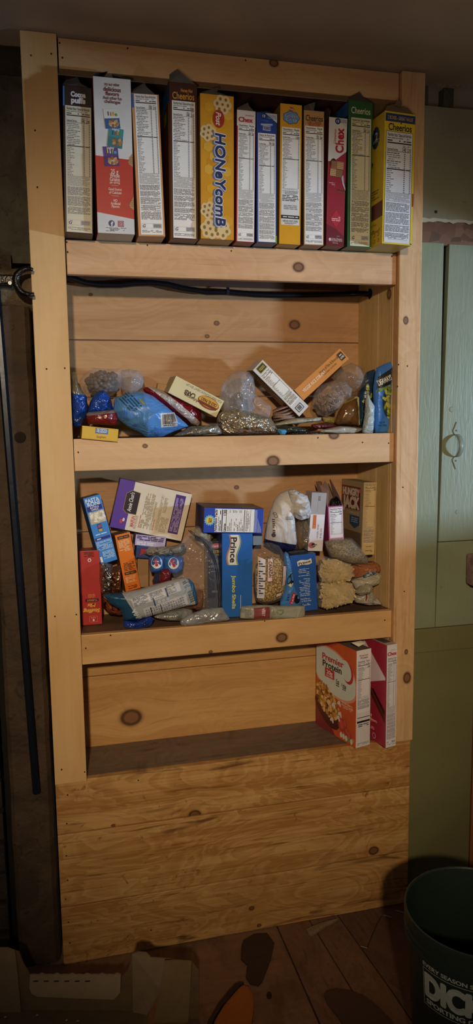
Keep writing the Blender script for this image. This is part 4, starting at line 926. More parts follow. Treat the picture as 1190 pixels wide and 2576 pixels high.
# red packet
g = Bag([(217, 1041), (222, 1037), (288, 1030), (293, 1036), (298, 1054), (290, 1070), (222, 1067), (218, 1055)], .035, .018, .02, .004, 24, 6)
m_rc = film('dark_red_film', '6e1a1c', None, 24, .5, .25, split=[(at(217, 1047, .035), at(292, 1038, .035), '7d716c', 0)])
g.build('candy_packet', m_rc, tag=('dark red packet with a clear seal lying on the yellow spaghetti box', 'packet', GR2))
# spaghetti box
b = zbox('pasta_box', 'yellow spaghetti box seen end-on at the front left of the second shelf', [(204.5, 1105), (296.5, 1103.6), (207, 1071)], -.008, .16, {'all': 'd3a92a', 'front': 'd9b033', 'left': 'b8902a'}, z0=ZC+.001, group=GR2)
p = b.face(); W, H = b.W, b.H; p.rect(W*.37, H*.52, W*.72, H*.97, '2f62a4', 1); p.rect(W*.385, H*.56, W*.705, H*.94, '3f76b4', 1.5); p.text('DE CECCO', W*.545, H*.78, .0085, 'd9dde4', 3, bold=.03, width=W*.28); p.micro(W*.44, H*.6, W*.65, H*.66, 1, 'b9c8e0', layer=3); p.text('Spaghetti', W*.54, H*.29, .0055, '6a4a24', 3, width=W*.26)
p.rect(0, 0, W, H*.05, 'a87c1c', 2); p.rect(0, H*.95, W, H, 'e0bc4c', 2); p.obj('end_label', b.root)
# light blue bag
m_lb = film('sky_blue_film', '5590dc', '4479c6', 22, .5, .35, thr=.6, sc=9)
lb = bagthing('snack_bag', 'large sky blue bag with a barcode lying on its side on the second shelf', 'bag', g2 := Bag([(289, 1002), (320, 990), (356, 984), (384, 996), (419, 1023), (448, 1048), (476, 1073), (440, 1086), (405, 1100), (367, 1100), (350, 1088), (322, 1074), (293, 1052), (284, 1030)], .045, .050, .06, .012, 16, 7, p=2.0), GR2)
g2.build('bag_film', m_lb, lb, rings=24, seg=120)
p = g2.printer(419, 1056, .06); w = .0215
p.rect(-w, -w*.82, w, w*.82, 'cfd2d8', 0)
x = -w*.78; rb = random.Random(2)
while x < w*.78: q = rb.choice((.0006, .0009, .0014)); p.rect(x, -w*.5, x+q, w*.66, '1f2228', 1); x += q+rb.choice((.0006, .001))
p.micro(-w*.7, -w*.72, w*.7, -w*.56, 1, '2b2b30', layer=1); p.obj('barcode_label', lb, 'white label with a barcode')
p = g2.printer(330, 1015, -.9); p.micro(-.03, -.02, .02, .015, 5, '28506e', layer=0); p.ell(.012, .02, .01, .0025, 'a89a4c', 0); p.obj('faded_print', lb)
# red and white packet
m_rw = film('red_white_film', '741820', None, 26, .8, .2, split=[(at(381, 972, .085), at(470, 1046, .085), 'b3abab', .0085)])
g = Bag([(357, 978), (366, 973), (382, 973), (415, 985), (448, 1000), (480, 1013), (504, 1026), (508, 1054), (498, 1072), (478, 1066), (440, 1042), (400, 1015), (370, 994)], .085, .03, .03, .008, 30, 8)
gg = g; s0, s1 = at(381, 972, .085), at(470, 1046, .085)
def colr(x, z):
    t_ = ((x-s0.x)*(s1.x-s0.x)+(z-s0.z)*(s1.z-s0.z))/((s1.x-s0.x)**2+(s1.z-s0.z)**2); d = (x-s0.x)*(s1.z-s0.z)-(z-s0.z)*(s1.x-s0.x)
    return 1 if abs(d/((s1-s0).length)+.004*math.sin(t_*25)) < .0085 else 0
g.build('candy_packet', m_rw, rings=24, seg=120, tag=('glossy dark red packet with a white band behind the sky blue bag', 'packet', GR2))
b = zbox('small_box', 'small plain tan box behind the cream carton on the second shelf', [(392, 992), (416, 1004), (398, 963)], .14, .03, {'all': 'b28a58'})
# old el paso box
b = zbox('taco_shell_box', 'cream taco shell carton tilted upside down over the red packet', [(422.5, 987.6), (543.8, 1050.4), (442.9, 945)], .045, .11, {'all': 'c9bd92', 'front': 'd6cda4', 'left': '9a8f6c', 'top': 'b5aa84'}, up='u', group=GR2, depth=(.05, 1, 0))
p = b.face(); W, H = b.W, b.H
p.ell(W*.75, H*.5, .030, .0155, '8c3a1c', 2); p.ell(W*.75, H*.53, .028, .0125, 'd0a03c', 3); p.rect(W*.75-.026, H*.30, W*.75+.026, H*.44, '6c2a1c', 3.5); p.text('OLD EL PASO', W*.75, H*.55, .0085, '5c2014', 4, rot=PI, bold=.03, width=.044)
p.text('CARB', W*.37, H*.46, .0125, '26221c', 3, rot=PI, bold=.03, width=.030); p.text('Advantage', W*.43, H*.22+.004, .009, '26221c', 3, rot=PI, shear=.3, width=.040)
p.text("FOR MAX CRUNCH, HEAT 'EM UP!", W*.60, H*.86, .0062, '5a6a7c', 3, rot=PI, width=.103); p.obj('printed_side', b.root)
# grey packet
m_silv = film('silver_grey_film', '8f8c85', '77746d', 20, .8, .3, .4, sc=18)
g = Bag([(433, 1096), (455, 1086), (478, 1073), (515, 1070), (548, 1071), (556, 1082), (559, 1093), (530, 1092), (493, 1096)], .03, .02, .02, .007, 30, 9); g.build('foil_packet', m_silv, tag=('flat silver-grey packet at the shelf front between sky blue bag and foil bundle', 'packet', GR2))
# clear bag with foil
bd = thing('clear_bag', 'puffed clear bag with a shiny foil bundle in the middle of the second shelf', 'plastic bag', at(620, 1094, .06), 'clear plastic bags on the shelves')
Bag([(551, 1000), (560, 968), (573, 948), (588, 936), (605, 931), (625, 935), (637, 946), (641, 975), (638, 1000), (630, 1018), (640, 1030), (600, 1050), (565, 1040)], .09, .045, .04, .012, 24, 10).build('bag_top', m_milk, bd, rings=22, seg=110)
Bag([(566, 1010), (600, 975), (640, 990), (668, 1012), (683, 1022), (678, 1050), (640, 1055), (590, 1048)], .065, .03, .03, .016, 30, 11).build('bag_fold', m_clear, bd, rings=20, seg=100)
Bag([(545, 1054), (552, 1040), (562, 1034), (590, 1028), (621, 1034), (655, 1042), (681, 1052), (692, 1070), (706, 1093), (660, 1092), (600, 1094), (562, 1093), (550, 1076)], .05, .045, .04, .016, 34, 12).build('foil_bundle', foil('crumpled_foil', 'cfc2ae', 22, .75, .2), bd, rings=26, seg=140, label='crumpled shiny silver foil')
Bag([(575, 1000), (600, 985), (622, 1000), (625, 1025), (600, 1035), (578, 1025)], .09, .03, .03, .006, 30, 13).build('dark_filling', film('dark_filling', '3a3226', '7e8a3c', 30, .7, .4, thr=.62, sc=50), bd)
# stacked discs
dk = thing('wafer_pack', 'clear pack of thin pinkish brown wafers stacked flat beside the foil bundle', 'wafer pack', at(720, 1068, .08), GR2)
for i in range(7):
    c = at(717-i*1.2, 1063-i*5.6, .085); V, F = tube([c, c+Vector((0, 0, .0042))], [.032-.001*i, .032-.001*i], 26)
    V = [Vector(v)+Vector((0, 0, .004*math.sin(v[0]*60+i)+(v[0]-c.x)*.12)) for v in V]; mesh('wafer', V, F, [mat('80655a' if i % 2 else '94786a', .6, 0, .3, 90, .2)], parent=dk)
# shake n bake
b = zbox('seasoning_box', 'black and red box with a white nutrition side, tilted down to the right', [(635.8, 931.8), (752.8, 1048.4), (660.4, 905.2)], .05, .085, {'all': '2a2422', 'front': 'd2d2d8', 'bottom': '2a2524', 'top': '2c2624', 'left': 'b8b8be'}, up='u', depth=(.10, 1, 0), group=GR2)
p = b.face(); W, H = b.W, b.H
p.rect(W*.02, H*.22, W*.125, H*.88, '8a8034', 2); p.rect(W*.03, H*.27, W*.115, H*.83, '2a2a24', 3); p.micro(W*.05, H*.32, W*.10, H*.78, 5, 'b8a84c', layer=4)
def R90(p, W, H):   # the label runs down the long side: turn (a across, b down)
    pass
# the panel reads with its top at the upper left end
px = Print(lambda u, v, z: b.pt(W*.13+(W*.64-v), -z, u)) if False else None
L_ = W*.66
p2 = Print(lambda u, v, z: b.pt(W*.14+(L_-v), -z, u)); facts(p2, H*.08, 0, H*.93, L_, False, ('35', ''), title='Nutrition Facts', word='Calories', mill=False, foot=.30); p2.obj('nutrition_label', b.root)
p.rect(W*.855, H*.2, W*.955, H*.75, '3c3c40', 2); p.rect(W*.865, H*.25, W*.945, H*.7, 'c9c9cf', 3); p.rect(W*.875, H*.32, W*.935, H*.62, '6a6a70', 4); p.obj('printed_side', b.root)
p = b.face('bottom'); W, D = b.W, b.D
p.text('SHAKE', W*.2, D*.70, .020, 'a08c4c', 2, bold=.03, width=W*.30); p.text("'N BAKE", W*.24, D*.45, .018, 'b09a58', 2, bold=.03, width=W*.34); p.text('Original Pork', W*.36, D*.85, .008, '8c3a34', 2, shear=.3, width=W*.2)
p.ell(W*.60, D*.72, .022, .016, '8d8680', 2); p.poly([(W*.55, D*.05), (W*.98, D*.05), (W*.98, D*.98), (W*.68, D*.98)], '7a1c1c', 1); p.obj('front_panel', b.root, 'black front with red corner')
# veggie rice
b = zbox('rice_box', 'orange rice carton leaning up to the right against the black box', [(739.8, 981), (764.9, 1006), (854.8, 876)], .055, .05, {'all': 'b06c30', 'front': 'd08a44', 'left': 'c07838'}, up='v', depth=(.38, .93, .05), group=GR2)
W, H = b.W, b.H
p = Print(lambda u, v, z: b.pt(v, -z, u)); # u along the long edge (upwards), v across from the left edge
p.f = lambda u, v, z: b.pt(W-v, -z, u)
p.text('VEGGIE RICE STIR-FRY', H*.33, W*.50, .0092, 'e8d6bc', 3, bold=.03, width=H*.48); p.text('Hearts of Palm & Broccoli', H*.685, W*.66, .0082, '3b2616', 3, width=H*.39); p.text('PLANT BASED - GLUTEN FREE', H*.655, W*.36, .0042, '3b2616', 3, width=H*.28)
p.rect(H*.885, W*.22, H*.975, W*.80, '1c1814', 3); p.rect(H*.892, W*.26, H*.968, W*.76, '3a3430', 3.5); p.text('LOVE', H*.93, W*.42, .0052, 'd9d2c4', 4.5, bold=.04, width=.012, rot=0); p.micro(H*.905, W*.55, H*.955, W*.68, 1, 'd9d2c4', layer=4.5)
p.obj('printed_side', b.root)
# flat packets along the front
def fp(name, pts, Y, T, m, label, seed, cr=.006): Bag(pts, Y, T, T, cr, 30, seed).build(name, m, tag=(label, 'packet', GR2))
fp('flat_packet', [(689, 1070), (705, 1061), (733, 1052), (775, 1050), (810, 1050), (806, 1058), (780, 1063), (730, 1068)], .06, .025, film('cream_film', 'a8a595', '8c8a7a', 22, .8, .3, thr=.6), 'flat cream packet lying behind the front packets below the black seasoning box', 20)
fp('flat_packet', [(697, 1078), (715, 1070), (750, 1074), (773, 1080), (770, 1087), (722, 1091), (708, 1093)], .045, .02, film('dark_green_film', '2c3328', '6c7a72', 26, .8, .25, thr=.62, sc=40), 'dark green packet with a silver edge at the front of the second shelf', 21)
fp('flat_packet', [(697, 1079), (717, 1080), (722, 1085), (716, 1094), (705, 1094), (700, 1087)], .02, .008, film('pale_blue_film', '4a90c0', None, 26, .6, .3), 'small light blue packet corner poking out at the shelf front beside the foil', 22, .003)
fp('flat_packet', [(782, 1068), (810, 1064), (839, 1066), (850, 1074), (825, 1080), (786, 1078)], .07, .015, film('maroon_film', '5e2a30', '7a4048', 24, .7, .3), 'maroon packet squeezed between the cream packet and the grey packet', 23)
fp('flat_packet', [(794, 1086), (815, 1080), (855, 1072), (895, 1074), (915, 1078), (906, 1086), (890, 1091), (840, 1092)], .04, .02, film('grey_white_film', 'a5a5a0', '8a8a88', 18, .7, .3), 'flat pale grey packet at the shelf front below the brown pouch', 24)
fp('flat_packet', [(810, 1050), (826, 1047), (842, 1050), (841, 1066), (815, 1063)], .10, .01, film('yellow_patch_film', 'a09055', '6b6038', 22, .6, .4), 'dull yellow packet low behind the brown pouch', 25, .003)
fp('flat_packet', [(717, 1090), (760, 1084), (800, 1088), (835, 1091), (800, 1094), (740, 1094)], .03, .015, film('black_film', '1b1b1c', '3a4238', 26, .8, .25), 'thin black packet lying lowest at the shelf front', 26, .004)
# clear bag of brown pieces
bd = thing('clear_bag', 'clear bag of brown flakes with an air-filled top beside the orange carton', 'plastic bag', at(840, 1050, .09), 'clear plastic bags on the shelves')
Bag([(786, 1018), (790, 993), (806, 970), (835, 958), (865, 955), (885, 975), (880, 1000), (868, 1015), (845, 1035), (820, 1050), (800, 1044)], .09, .05, .045, .010, 22, 30).build('bag_body', m_clear, bd, rings=22, seg=110)
Bag([(834, 950), (856, 925), (883, 913), (905, 922), (918, 940), (920, 965), (905, 982), (884, 990), (862, 972)], .085, .045, .04, .012, 22, 31).build('bag_top', plastic('smoky_film', 'b8b4b0', .35, .9, 20, .12, .22), bd, rings=20, seg=100)
scatter([(792, 1015), (800, 990), (820, 985), (850, 995), (860, 1008), (845, 1030), (820, 1044), (802, 1038)], .09, .045, 120, .0065, 6, mat('8c7160', .7, 0, .3, 200, .25), 'flakes', 'pinkish brown flakes filling the clear bag right of the orange carton', 'flakes', (1.4, .35, 1), .3)
# brown pouch
pg = bagthing('brown_pouch', 'brown glossy pouch with a gold edge between the clear bag and the broccoli pouches', 'pouch', g := Bag([(843, 1061), (852, 1036), (867, 1014), (884, 1006), (897, 999), (900, 1035), (901, 1070), (870, 1069), (847, 1068)], .05, .022, .02, .006, 20, 33), GR2)
g.build('pouch_film', film('brown_film', '5a3d22', '6e4c2a', 16, .8, .15), pg)
sheet('gold_edge', [at(866, 1014, .045), at(897, 997, .045), at(903, 1000, .045), (at(905, 1068, .045)), at(900, 1070, .045), at(895, 1006, .045), at(868, 1018, .045)], mat('a08a40', .35, .5), pg, .002)
# broccoli pouches
def broc(p, pts, n, r, seed):
    rr = random.Random(seed); cx = sum(a for a, _ in pts)/len(pts); cy = sum(b_ for _, b_ in pts)/len(pts)
    for k in range(n):
        i = rr.randrange(len(pts)); t_ = rr.random()**.6; u = cx+(pts[i][0]-cx)*t_; v = cy+(pts[i][1]-cy)*t_; p.ell(u, v, r*rr.uniform(.6, 1.2), r*rr.uniform(.6, 1.2), rr.choice(('8d9a2c', 'a9b040', '6f8020', 'c0bc5c', '5c6c1c')), 1+rr.random(), rr.random()*3, 9)
bp_ = bagthing('broccoli_pouch', 'dark blue frozen broccoli pouch standing half hidden behind the front pouch', 'pouch', g := Bag([(903, 1000), (912, 955), (922, 936), (944, 928), (946, 960), (940, 1040), (916, 1075), (902, 1068)], .085, .016, .015, .004, 18, 35), GR2)
g.build('pouch_film', film('navy_film', '1c3a5c', '16304c', 18, .4, .3), bp_)
p = g.printer(915, 1010); broc(p, [(-.004, -.03), (.014, -.03), (.016, .02), (.004, .045), (-.006, .0)], 60, .0042, 3); p.obj('broccoli_picture', bp_)
bp_ = bagthing('broccoli_pouch', 'tall bright blue pouch with a black name band at the second shelf right end', 'pouch', g := Bag([(941, 1089), (941, 1030), (940, 975), (944, 945), (948, 925), (966, 916), (986, 909), (985, 950), (982, 995), (979, 1045), (976, 1089)], .03, .014, .015, .003, 14, 36, p=4), GR2)
g.build('pouch_film', film('bright_blue_film', '3d78cc', '4a86d6', 14, .35, .3), bp_, rings=20, seg=100)
p = g.printer(960, 1000, step=.004)
p.poly([], 'ffffff') if False else None
def rectp(p, a, b_, c, d, h, l):  # quad from four corners, subdivided
    n = 6; P = [(a[0]*(1-i/n)*(1-j/n)+b_[0]*(i/n)*(1-j/n)+c[0]*(i/n)*(j/n)+d[0]*(1-i/n)*(j/n), a[1]*(1-i/n)*(1-j/n)+b_[1]*(i/n)*(1-j/n)+c[1]*(i/n)*(j/n)+d[1]*(1-i/n)*(j/n)) for j in range(n+1) for i in range(n+1)]
    p.add(P, [(j*(n+1)+i, j*(n+1)+i+1, (j+1)*(n+1)+i+1, (j+1)*(n+1)+i) for j in range(n) for i in range(n)], h, l)
s = 1/950
rectp(p, (-20*s, 20*s), (24*s, 36*s), (24*s, 76*s), (-16*s, 52*s), '17191a', 0); rectp(p, (-20*s, 12*s), (24*s, 28*s), (24*s, 34*s), (-20*s, 19*s), '6f8a2c', 0)
p.text('DEAWAYS', 1*s, 44*s, .015, 'd5d8d0', 1, rot=.42, bold=.03, shear=.15, width=.042)
q = [(12*s, -52*s), (0, -30*s), (-4*s, 0), (2*s, 22*s), (14*s, 30*s), (21*s, 20*s), (22*s, -30*s), (20*s, -48*s)]; p.ell(10*s, -12*s, 14*s, 38*s, '233c58', 0); broc(p, [(a, b_) for a, b_ in q], 130, .004, 5)
p.text('NET WT', -4*s, -64*s, .0048, '152a44', 1, width=.016); p.text('8.5oz (240g)', -3*s, -71*s, .0048, '152a44', 1, width=.026); p.obj('printed_front', bp_)
fp('foil_packet', [(911, 1088), (919, 1040), (921, 1000), (925, 990), (931, 1005), (941, 1021), (940, 1060), (937, 1090), (925, 1091)], .015, .012, film('white_blue_film', 'a5b4bc', '8d9ba4', 24, .8, .3), 'narrow white crumpled packet standing in front of the broccoli pouches', 38, .006)
# ================================================================== THIRD SHELF
INK_GAIN = (1.3, 1.28, 1.4)
GR3 = 'packets and bags piled on the third shelf'
# stuffing mix, upside down
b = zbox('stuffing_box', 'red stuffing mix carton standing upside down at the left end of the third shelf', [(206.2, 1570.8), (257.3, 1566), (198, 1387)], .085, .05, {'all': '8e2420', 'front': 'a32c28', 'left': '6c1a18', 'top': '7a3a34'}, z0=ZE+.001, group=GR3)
p = b.face(); W, H = b.W, b.H
p.text('Stuffing', W*.5, H*.19, .0105, 'd8a648', 3, rot=PI, bold=.04, shear=.25, width=W*.84); p.text('Mix', W*.5, H*.265, .010, 'd8a648', 3, rot=PI, bold=.04, shear=.25, width=W*.42)
p.rect(W*.22, H*.315, W*.86, H*.355, '2c1210', 3); p.text('TURKEY', W*.54, H*.335, .005, 'c88a5c', 4, rot=PI, bold=.02, width=W*.54); p.micro(W*.36, H*.37, W*.7, H*.42, 3, 'c87c54')
p.rect(W*.38, H*.04, W*.78, H*.12, 'c86a60', 2); p.rect(W*.40, H*.045, W*.76, H*.115, '9c2626', 3); p.text('LOVE', W*.58, H*.095, .0035, 'd8a8a0', 4, rot=PI, width=W*.22); p.ell(W*.58, H*.065, .0025, .003, 'd8c8c0', 4)
p.micro(W*.25, H*.90, W*.75, H*.985, 5, '3a100e'); p.ell(W*.5, H*.875, .0052, .0052, 'd8c8c0', 3, n=6); p.ell(W*.5, H*.875, .0028, .0028, '8e2420', 4, n=6)
p.obj('printed_side', b.root)
# pasta roni
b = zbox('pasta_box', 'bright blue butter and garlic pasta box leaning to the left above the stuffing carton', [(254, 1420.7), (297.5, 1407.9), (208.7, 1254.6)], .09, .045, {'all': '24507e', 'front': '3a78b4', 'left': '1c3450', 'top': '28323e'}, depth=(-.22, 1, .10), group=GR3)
p = b.face(); W, H = b.W, b.H
p.text('PASTA', W*.48, H*.948, .0105, 'd8dde4', 3, bold=.02, width=W*.80); p.text('RONI', W*.50, H*.892, .0105, 'd8dde4', 3, bold=.02, width=W*.72)
p.rect(W*.06, H*.79, W*.94, H*.86, '322a70', 2); p.text('BUTTER &', W*.5, H*.84, .0048, 'd0d0e0', 3, bold=.02, width=W*.5); p.text('GARLIC', W*.5, H*.808, .0048, 'd0d0e0', 3, bold=.02, width=W*.42)
p.rect(W*.06, H*.60, W*.97, H*.775, 'a89c80', 2)
for k in range(34): u, v = p.rng.uniform(.13, .90)*W, p.rng.uniform(.625, .755)*H; p.ell(u, v, .006, .0028, p.rng.choice(('cfc6ae', 'bfb08c', 'd8d0ba')), 3+p.rng.random(), p.rng.random()*3, 10)
p.rect(W*.38, H*.47, W*.62, H*.585, '3a3050', 2); p.rect(W*.4, H*.53, W*.6, H*.575, '8c4a6c', 3); p.rect(W*.4, H*.475, W*.6, H*.51, 'b09a50', 3); p.micro(W*.15, H*.425, W*.85, H*.45, 1, 'c0cce0')
p.rect(W*.06, H*.35, W*.94, H*.39, '322a70', 2); p.micro(W*.15, H*.355, W*.85, H*.385, 1, 'c0c0d8', layer=3); p.micro(W*.05, H*.20, W*.95, H*.335, 9, 'a8c0dc'); p.micro(W*.25, H*.06, W*.95, H*.18, 7, 'a8c0dc'); p.rect(W*.05, H*.03, W*.17, H*.11, 'd0d8e4', 2)
p.obj('printed_side', b.root)
# orange box
b = zbox('orange_carton', 'narrow orange carton with dark text bands leaning beside the blue pasta box', [(316.7, 1489), (355.6, 1481), (288.6, 1347)], .10, .05, {'all': '7a4018', 'front': 'c96a1c', 'left': '6a3c1c', 'top': '7c5a3c'}, depth=(-.15, 1, .05), group=GR3)
p = b.face(); W, H = b.W, b.H
p.rect(W*.14, H*.915, W*.9, H*.965, '2c2018', 2); p.micro(W*.2, H*.925, W*.84, H*.955, 1, '9a6a3c', layer=3); p.micro(W*.12, H*.69, W*.88, H*.895, 9, 'e0b080'); p.micro(W*.2, H*.45, W*.9, H*.50, 2, '3a2414'); p.micro(W*.16, H*.35, W*.92, H*.45, 4, '5a3418'); p.rect(W*.14, H*.285, W*.92, H*.335, '2c2018', 2); p.micro(W*.2, H*.295, W*.86, H*.325, 1, '9a6a3c', layer=3); p.micro(W*.15, H*.14, W*.85, H*.265, 6, 'e0b080'); p.micro(W*.2, H*.03, W*.8, H*.09, 3, '3a2414')
p.obj('printed_side', b.root)
# annie chun
b = zbox('noodle_box', 'large cream and purple noodle box tilted at the back of the third shelf', [(275.8, 1325), (456, 1361.6), (309, 1205)], .125, .035, {'all': '43286e', 'front': 'c9c0a8', 'left': '2e1c4c', 'top': '5c4a78'}, up='u', group=GR3)
p = b.face(); W, H = b.W, b.H
p.rect(0, 0, W*.205, H, '4f3084', 1); p.rect(W*.785, H*.12, W*.925, H*.93, '432a6e', 1)
p.f = p.f
p.poly([(W*.12, H*.40), (W*.17, H*.34), (W*.31, H*.34), (W*.31, H*.80), (W*.19, H*.82), (W*.12, H*.74)], '8a7040', 2); p.poly([(W*.128, H*.41), (W*.175, H*.35), (W*.305, H*.35), (W*.305, H*.79), (W*.195, H*.81), (W*.128, H*.735)], '221a24', 3)
p.text("Annie Chun's", W*.20, H*.58, .0115, 'd8d4c8', 4, rot=PI/2, shear=.2, bold=.01, width=H*.40)
p.text('MAIFUN', W*.28, H*.20, .0095, 'b04a50', 3, rot=PI/2, bold=.02, width=H*.22); p.text('RICE NOODLES', W*.325, H*.20, .0075, '8a6a68', 3, rot=PI/2, bold=.0, width=H*.27)
for i in range(4): pass
q = Print(lambda u, v, z: b.pt(W-v, -z, u))   # text running up the panel: u up, v to the left
def up_(u0, v0, u1, v1, rows, col, h=H): q.micro(h*u0, W*(1-v1), h*u1, W*(1-v0), max(1, int(rows*1.7)), '8f8774' if col == '68604e' else col)
for (u0, v0, u1, v1, rows, col) in ((.10, .37, .42, .385, 1, 'b4503c'), (.10, .39, .85, .52, 5, '68604e'), (.10, .53, .70, .56, 2, '68604e'), (.10, .565, .34, .58, 1, 'b4503c'), (.12, .60, .88, .64, 3, '68604e'), (.50, .65, .82, .70, 3, '68604e'), (.10, .65, .42, .76, 5, '68604e'), (.16, .80, .88, .91, 6, 'a898c0')): up_(u0, v0, u1, v1, rows, col)
q.obj('recipe_text', b.root); p.ell(W*.13, H*.16, .004, .006, 'b03a3a', 3); p.ell(W*.16, H*.20, .003, .005, 'c8b8b0', 3); p.obj('printed_front', b.root)
# flat violet box and jif box
b = zbox('small_carton', 'small white carton with violet print lying under the cream noodle box', [(338.5, 1371.5), (414.7, 1379), (341.5, 1344.5)], .115, .06, {'all': '8a80a8', 'front': 'a79fc0', 'top': '7d7494', 'left': '6a6088'}, up='u', group=GR3)
p = b.face(); W, H = b.W, b.H; p.micro(W*.05, H*.5, W*.95, H*.95, 3, '2e2840', fill=.6); p.micro(W*.05, H*.08, W*.7, H*.4, 2, 'd6d2e0'); p.obj('printed_side', b.root)
b = zbox('small_carton', 'dark blue carton with red letters under the white and violet carton', [(341, 1403), (375, 1405), (341, 1374)], .11, .05, {'all': '26407a'}, up='u', group=GR3)
p = b.face(); p.text('JIF', b.W*.55, b.H*.6, .012, 'a8283a', 3, bold=.08, width=b.W*.5); p.obj('printed_side', b.root)
b = zbox('cardboard_piece', 'plain tan cardboard side standing behind the orange carton', [(346, 1478), (374, 1480), (346, 1402)], .135, .02, {'all': '8c6c46'})
# crumpled grey wrapper
fp('crumpled_wrapper', [(361, 1392), (375, 1376), (410, 1376), (440, 1374), (467, 1366), (468, 1378), (450, 1392), (420, 1398), (380, 1401)], .095, .02, film('grey_wrapper', '8f8b84', '5c5750', 30, .8, .3, thr=.55, sc=40), 'crumpled grey printed wrapper above the blue dole packs', 40, .008)
# dole packs
for i, (pts, cx, cy, lab) in enumerate((([(374, 1402), (390, 1397), (412, 1398), (412, 1430), (405, 1444), (378, 1438)], 392, 1412, 'left of the two blue fruit packs with a white emblem'), ([(411, 1400), (430, 1396), (462, 1402), (458, 1432), (440, 1444), (411, 1438)], 434, 1414, 'right of the two blue fruit packs with a white emblem'))):
    d_ = bagthing('fruit_pack', lab, 'fruit pack', g := Bag(pts, .085, .018, .02, .004, 24, 42+i, p=4), GR3); g.build('pack_film', film('fruit_blue', '3766ae', '4478c0', 20, .4, .25), d_)
    p = g.printer(cx, cy, .15*(i*2-1), .003); p.ell(0, 0, .0145, .0155, 'd0d0d4', 0); p.text('ole' if i == 0 else 'Dole', 0, .001, .010, 'b0283a', 1, rot=-PI/2+.3, bold=.06, width=.020); p.obj('emblem', d_)
fp('sauce_packet', [(392, 1440), (402, 1433), (420, 1433), (427, 1440), (420, 1456), (408, 1466), (385, 1472), (383, 1462)], .07, .014, film('navy_red_film', '26304e', '8a2c34', 22, .5, .25, thr=.5, sc=40), 'small navy packet with a pink tag below the fruit packs', 45, .003)
fp('sauce_packet', [(405, 1433), (424, 1430), (430, 1440), (426, 1462), (405, 1468), (400, 1456)], .06, .010, film('dark_red_b', '6c2028', '7c2a30', 22, .5, .25), 'small dark red packet below the fruit packs', 46, .003)
# foil packets at the left
fo = foil('snack_foil', 'a8a49c', 30)
Bag([(251, 1420), (262, 1415), (282, 1420), (290, 1440), (284, 1470), (278, 1494), (256, 1494), (250, 1460)], .08, .028, .03, .010, 34, 47).build('foil_bag', fo, tag=('crumpled silver foil bag behind the stuffing carton', 'foil bag', GR3))
Bag([(276, 1432), (290, 1424), (302, 1422), (304, 1450), (302, 1490), (296, 1500), (278, 1498)], .072, .02, .02, .008, 34, 48).build('foil_bag', foil('copper_foil', '8c5a3c', 30, .8, .25), tag=('brown and silver foil bag beside the orange carton', 'foil bag', GR3))
Bag([(258, 1500), (268, 1512), (290, 1520), (312, 1526), (316, 1542), (300, 1548), (276, 1544), (260, 1530)], .10, .02, .02, .008, 34, 49).build('foil_bag', film('amber_film', '7a3c20', '2c1c18', 34, .8, .15, thr=.5, sc=60), tag=('dark amber crumpled bag low behind the blue and white pouch', 'bag', GR3))
# clear zip bag
zb = thing('zip_bag', 'large clear zip bag with a dark zipper line in the middle of the third shelf', 'plastic bag', at(505, 1530, .08), 'clear plastic bags on the shelves')
g = Bag([(450, 1372), (470, 1345), (488, 1325), (500, 1322), (515, 1340), (535, 1365), (548, 1400), (553, 1440), (556, 1480), (560, 1525), (545, 1532), (520, 1534), (490, 1534), (470, 1500), (445, 1470), (432, 1440), (435, 1400)], .075, .035, .04, .012, 18, 50)
g.build('bag_film', plastic('zip_film', 'dcdce4', .16, .9, 16, .10, .07), zb, rings=24, seg=120)
for k, off in enumerate((0, 5)):
    P = [at(x+off, y, .0) for x, y in ((476, 1336), (492, 1350), (512, 1366), (528, 1388), (537, 1412), (543, 1440), (546, 1475), (549, 1508), (550, 1528))]; P = [Vector((q_.x, g.fy(q_.x, q_.z)-.002, q_.z)) for q_ in [at(x+off, y, .06) for x, y in ((476, 1336), (492, 1350), (512, 1366), (528, 1388), (537, 1412), (543, 1440), (546, 1475), (549, 1508), (550, 1528))]]
    V, F = tube(P, .0011, 6); mesh('zipper', V, F, [mat('1f2c38', .3)], parent=zb)
Bag([(486, 1490), (500, 1484), (511, 1486), (512, 1510), (506, 1532), (490, 1534), (478, 1520)], .08, .02, .02, .005, 26, 51).build('orange_filling', film('orange_brown_fill', '8c4a20', '5c3018', 30, .6, .5), zb)
Bag([(488, 1330), (505, 1326), (528, 1338), (536, 1352), (525, 1366), (505, 1352), (490, 1348)], .10, .02, .02, .008, 30, 52).build('paper_bag', film('cream_paper', 'a09a8c', '7c766a', 26, .7, .6), tag=('pale crumpled paper bag end under the honey graham box', 'bag', GR3))
# barilla
b = zbox('pasta_box', 'dark navy protein pasta box partly hidden behind the zip bag', [(522, 1528), (557, 1529), (522, 1363)], .10, .05, {'all': '182038', 'front': '1c2644', 'left': '8c7a30', 'top': '6a6440'}, z0=ZE+.001, group=GR3)
p = b.face(); W, H = b.W, b.H; p.ell(W*.62, H*.94, W*.38, .0075, 'a8586c', 2); p.text('Barilla', W*.62, H*.94, .0065, 'd8c8cc', 3, bold=.02, shear=.2, width=W*.56); p.text('OTEIN', W*.66, H*.865, .0078, 'b8a448', 3, bold=.03, width=W*.54); p.text('OWS', W*.72, H*.82, .006, 'b8a448', 3, width=W*.3)
for k in range(3): p.ell(W*.12, H*(.74-.08*k), .0018, .0018, 'b8a448', 2); p.micro(W*.22, H*(.71-.08*k), W*.9, H*(.76-.08*k), 3, '8088a0')
p.micro(W*.3, H*.3, W*.8, H*.33, 2, '707890'); p.obj('printed_side', b.root)
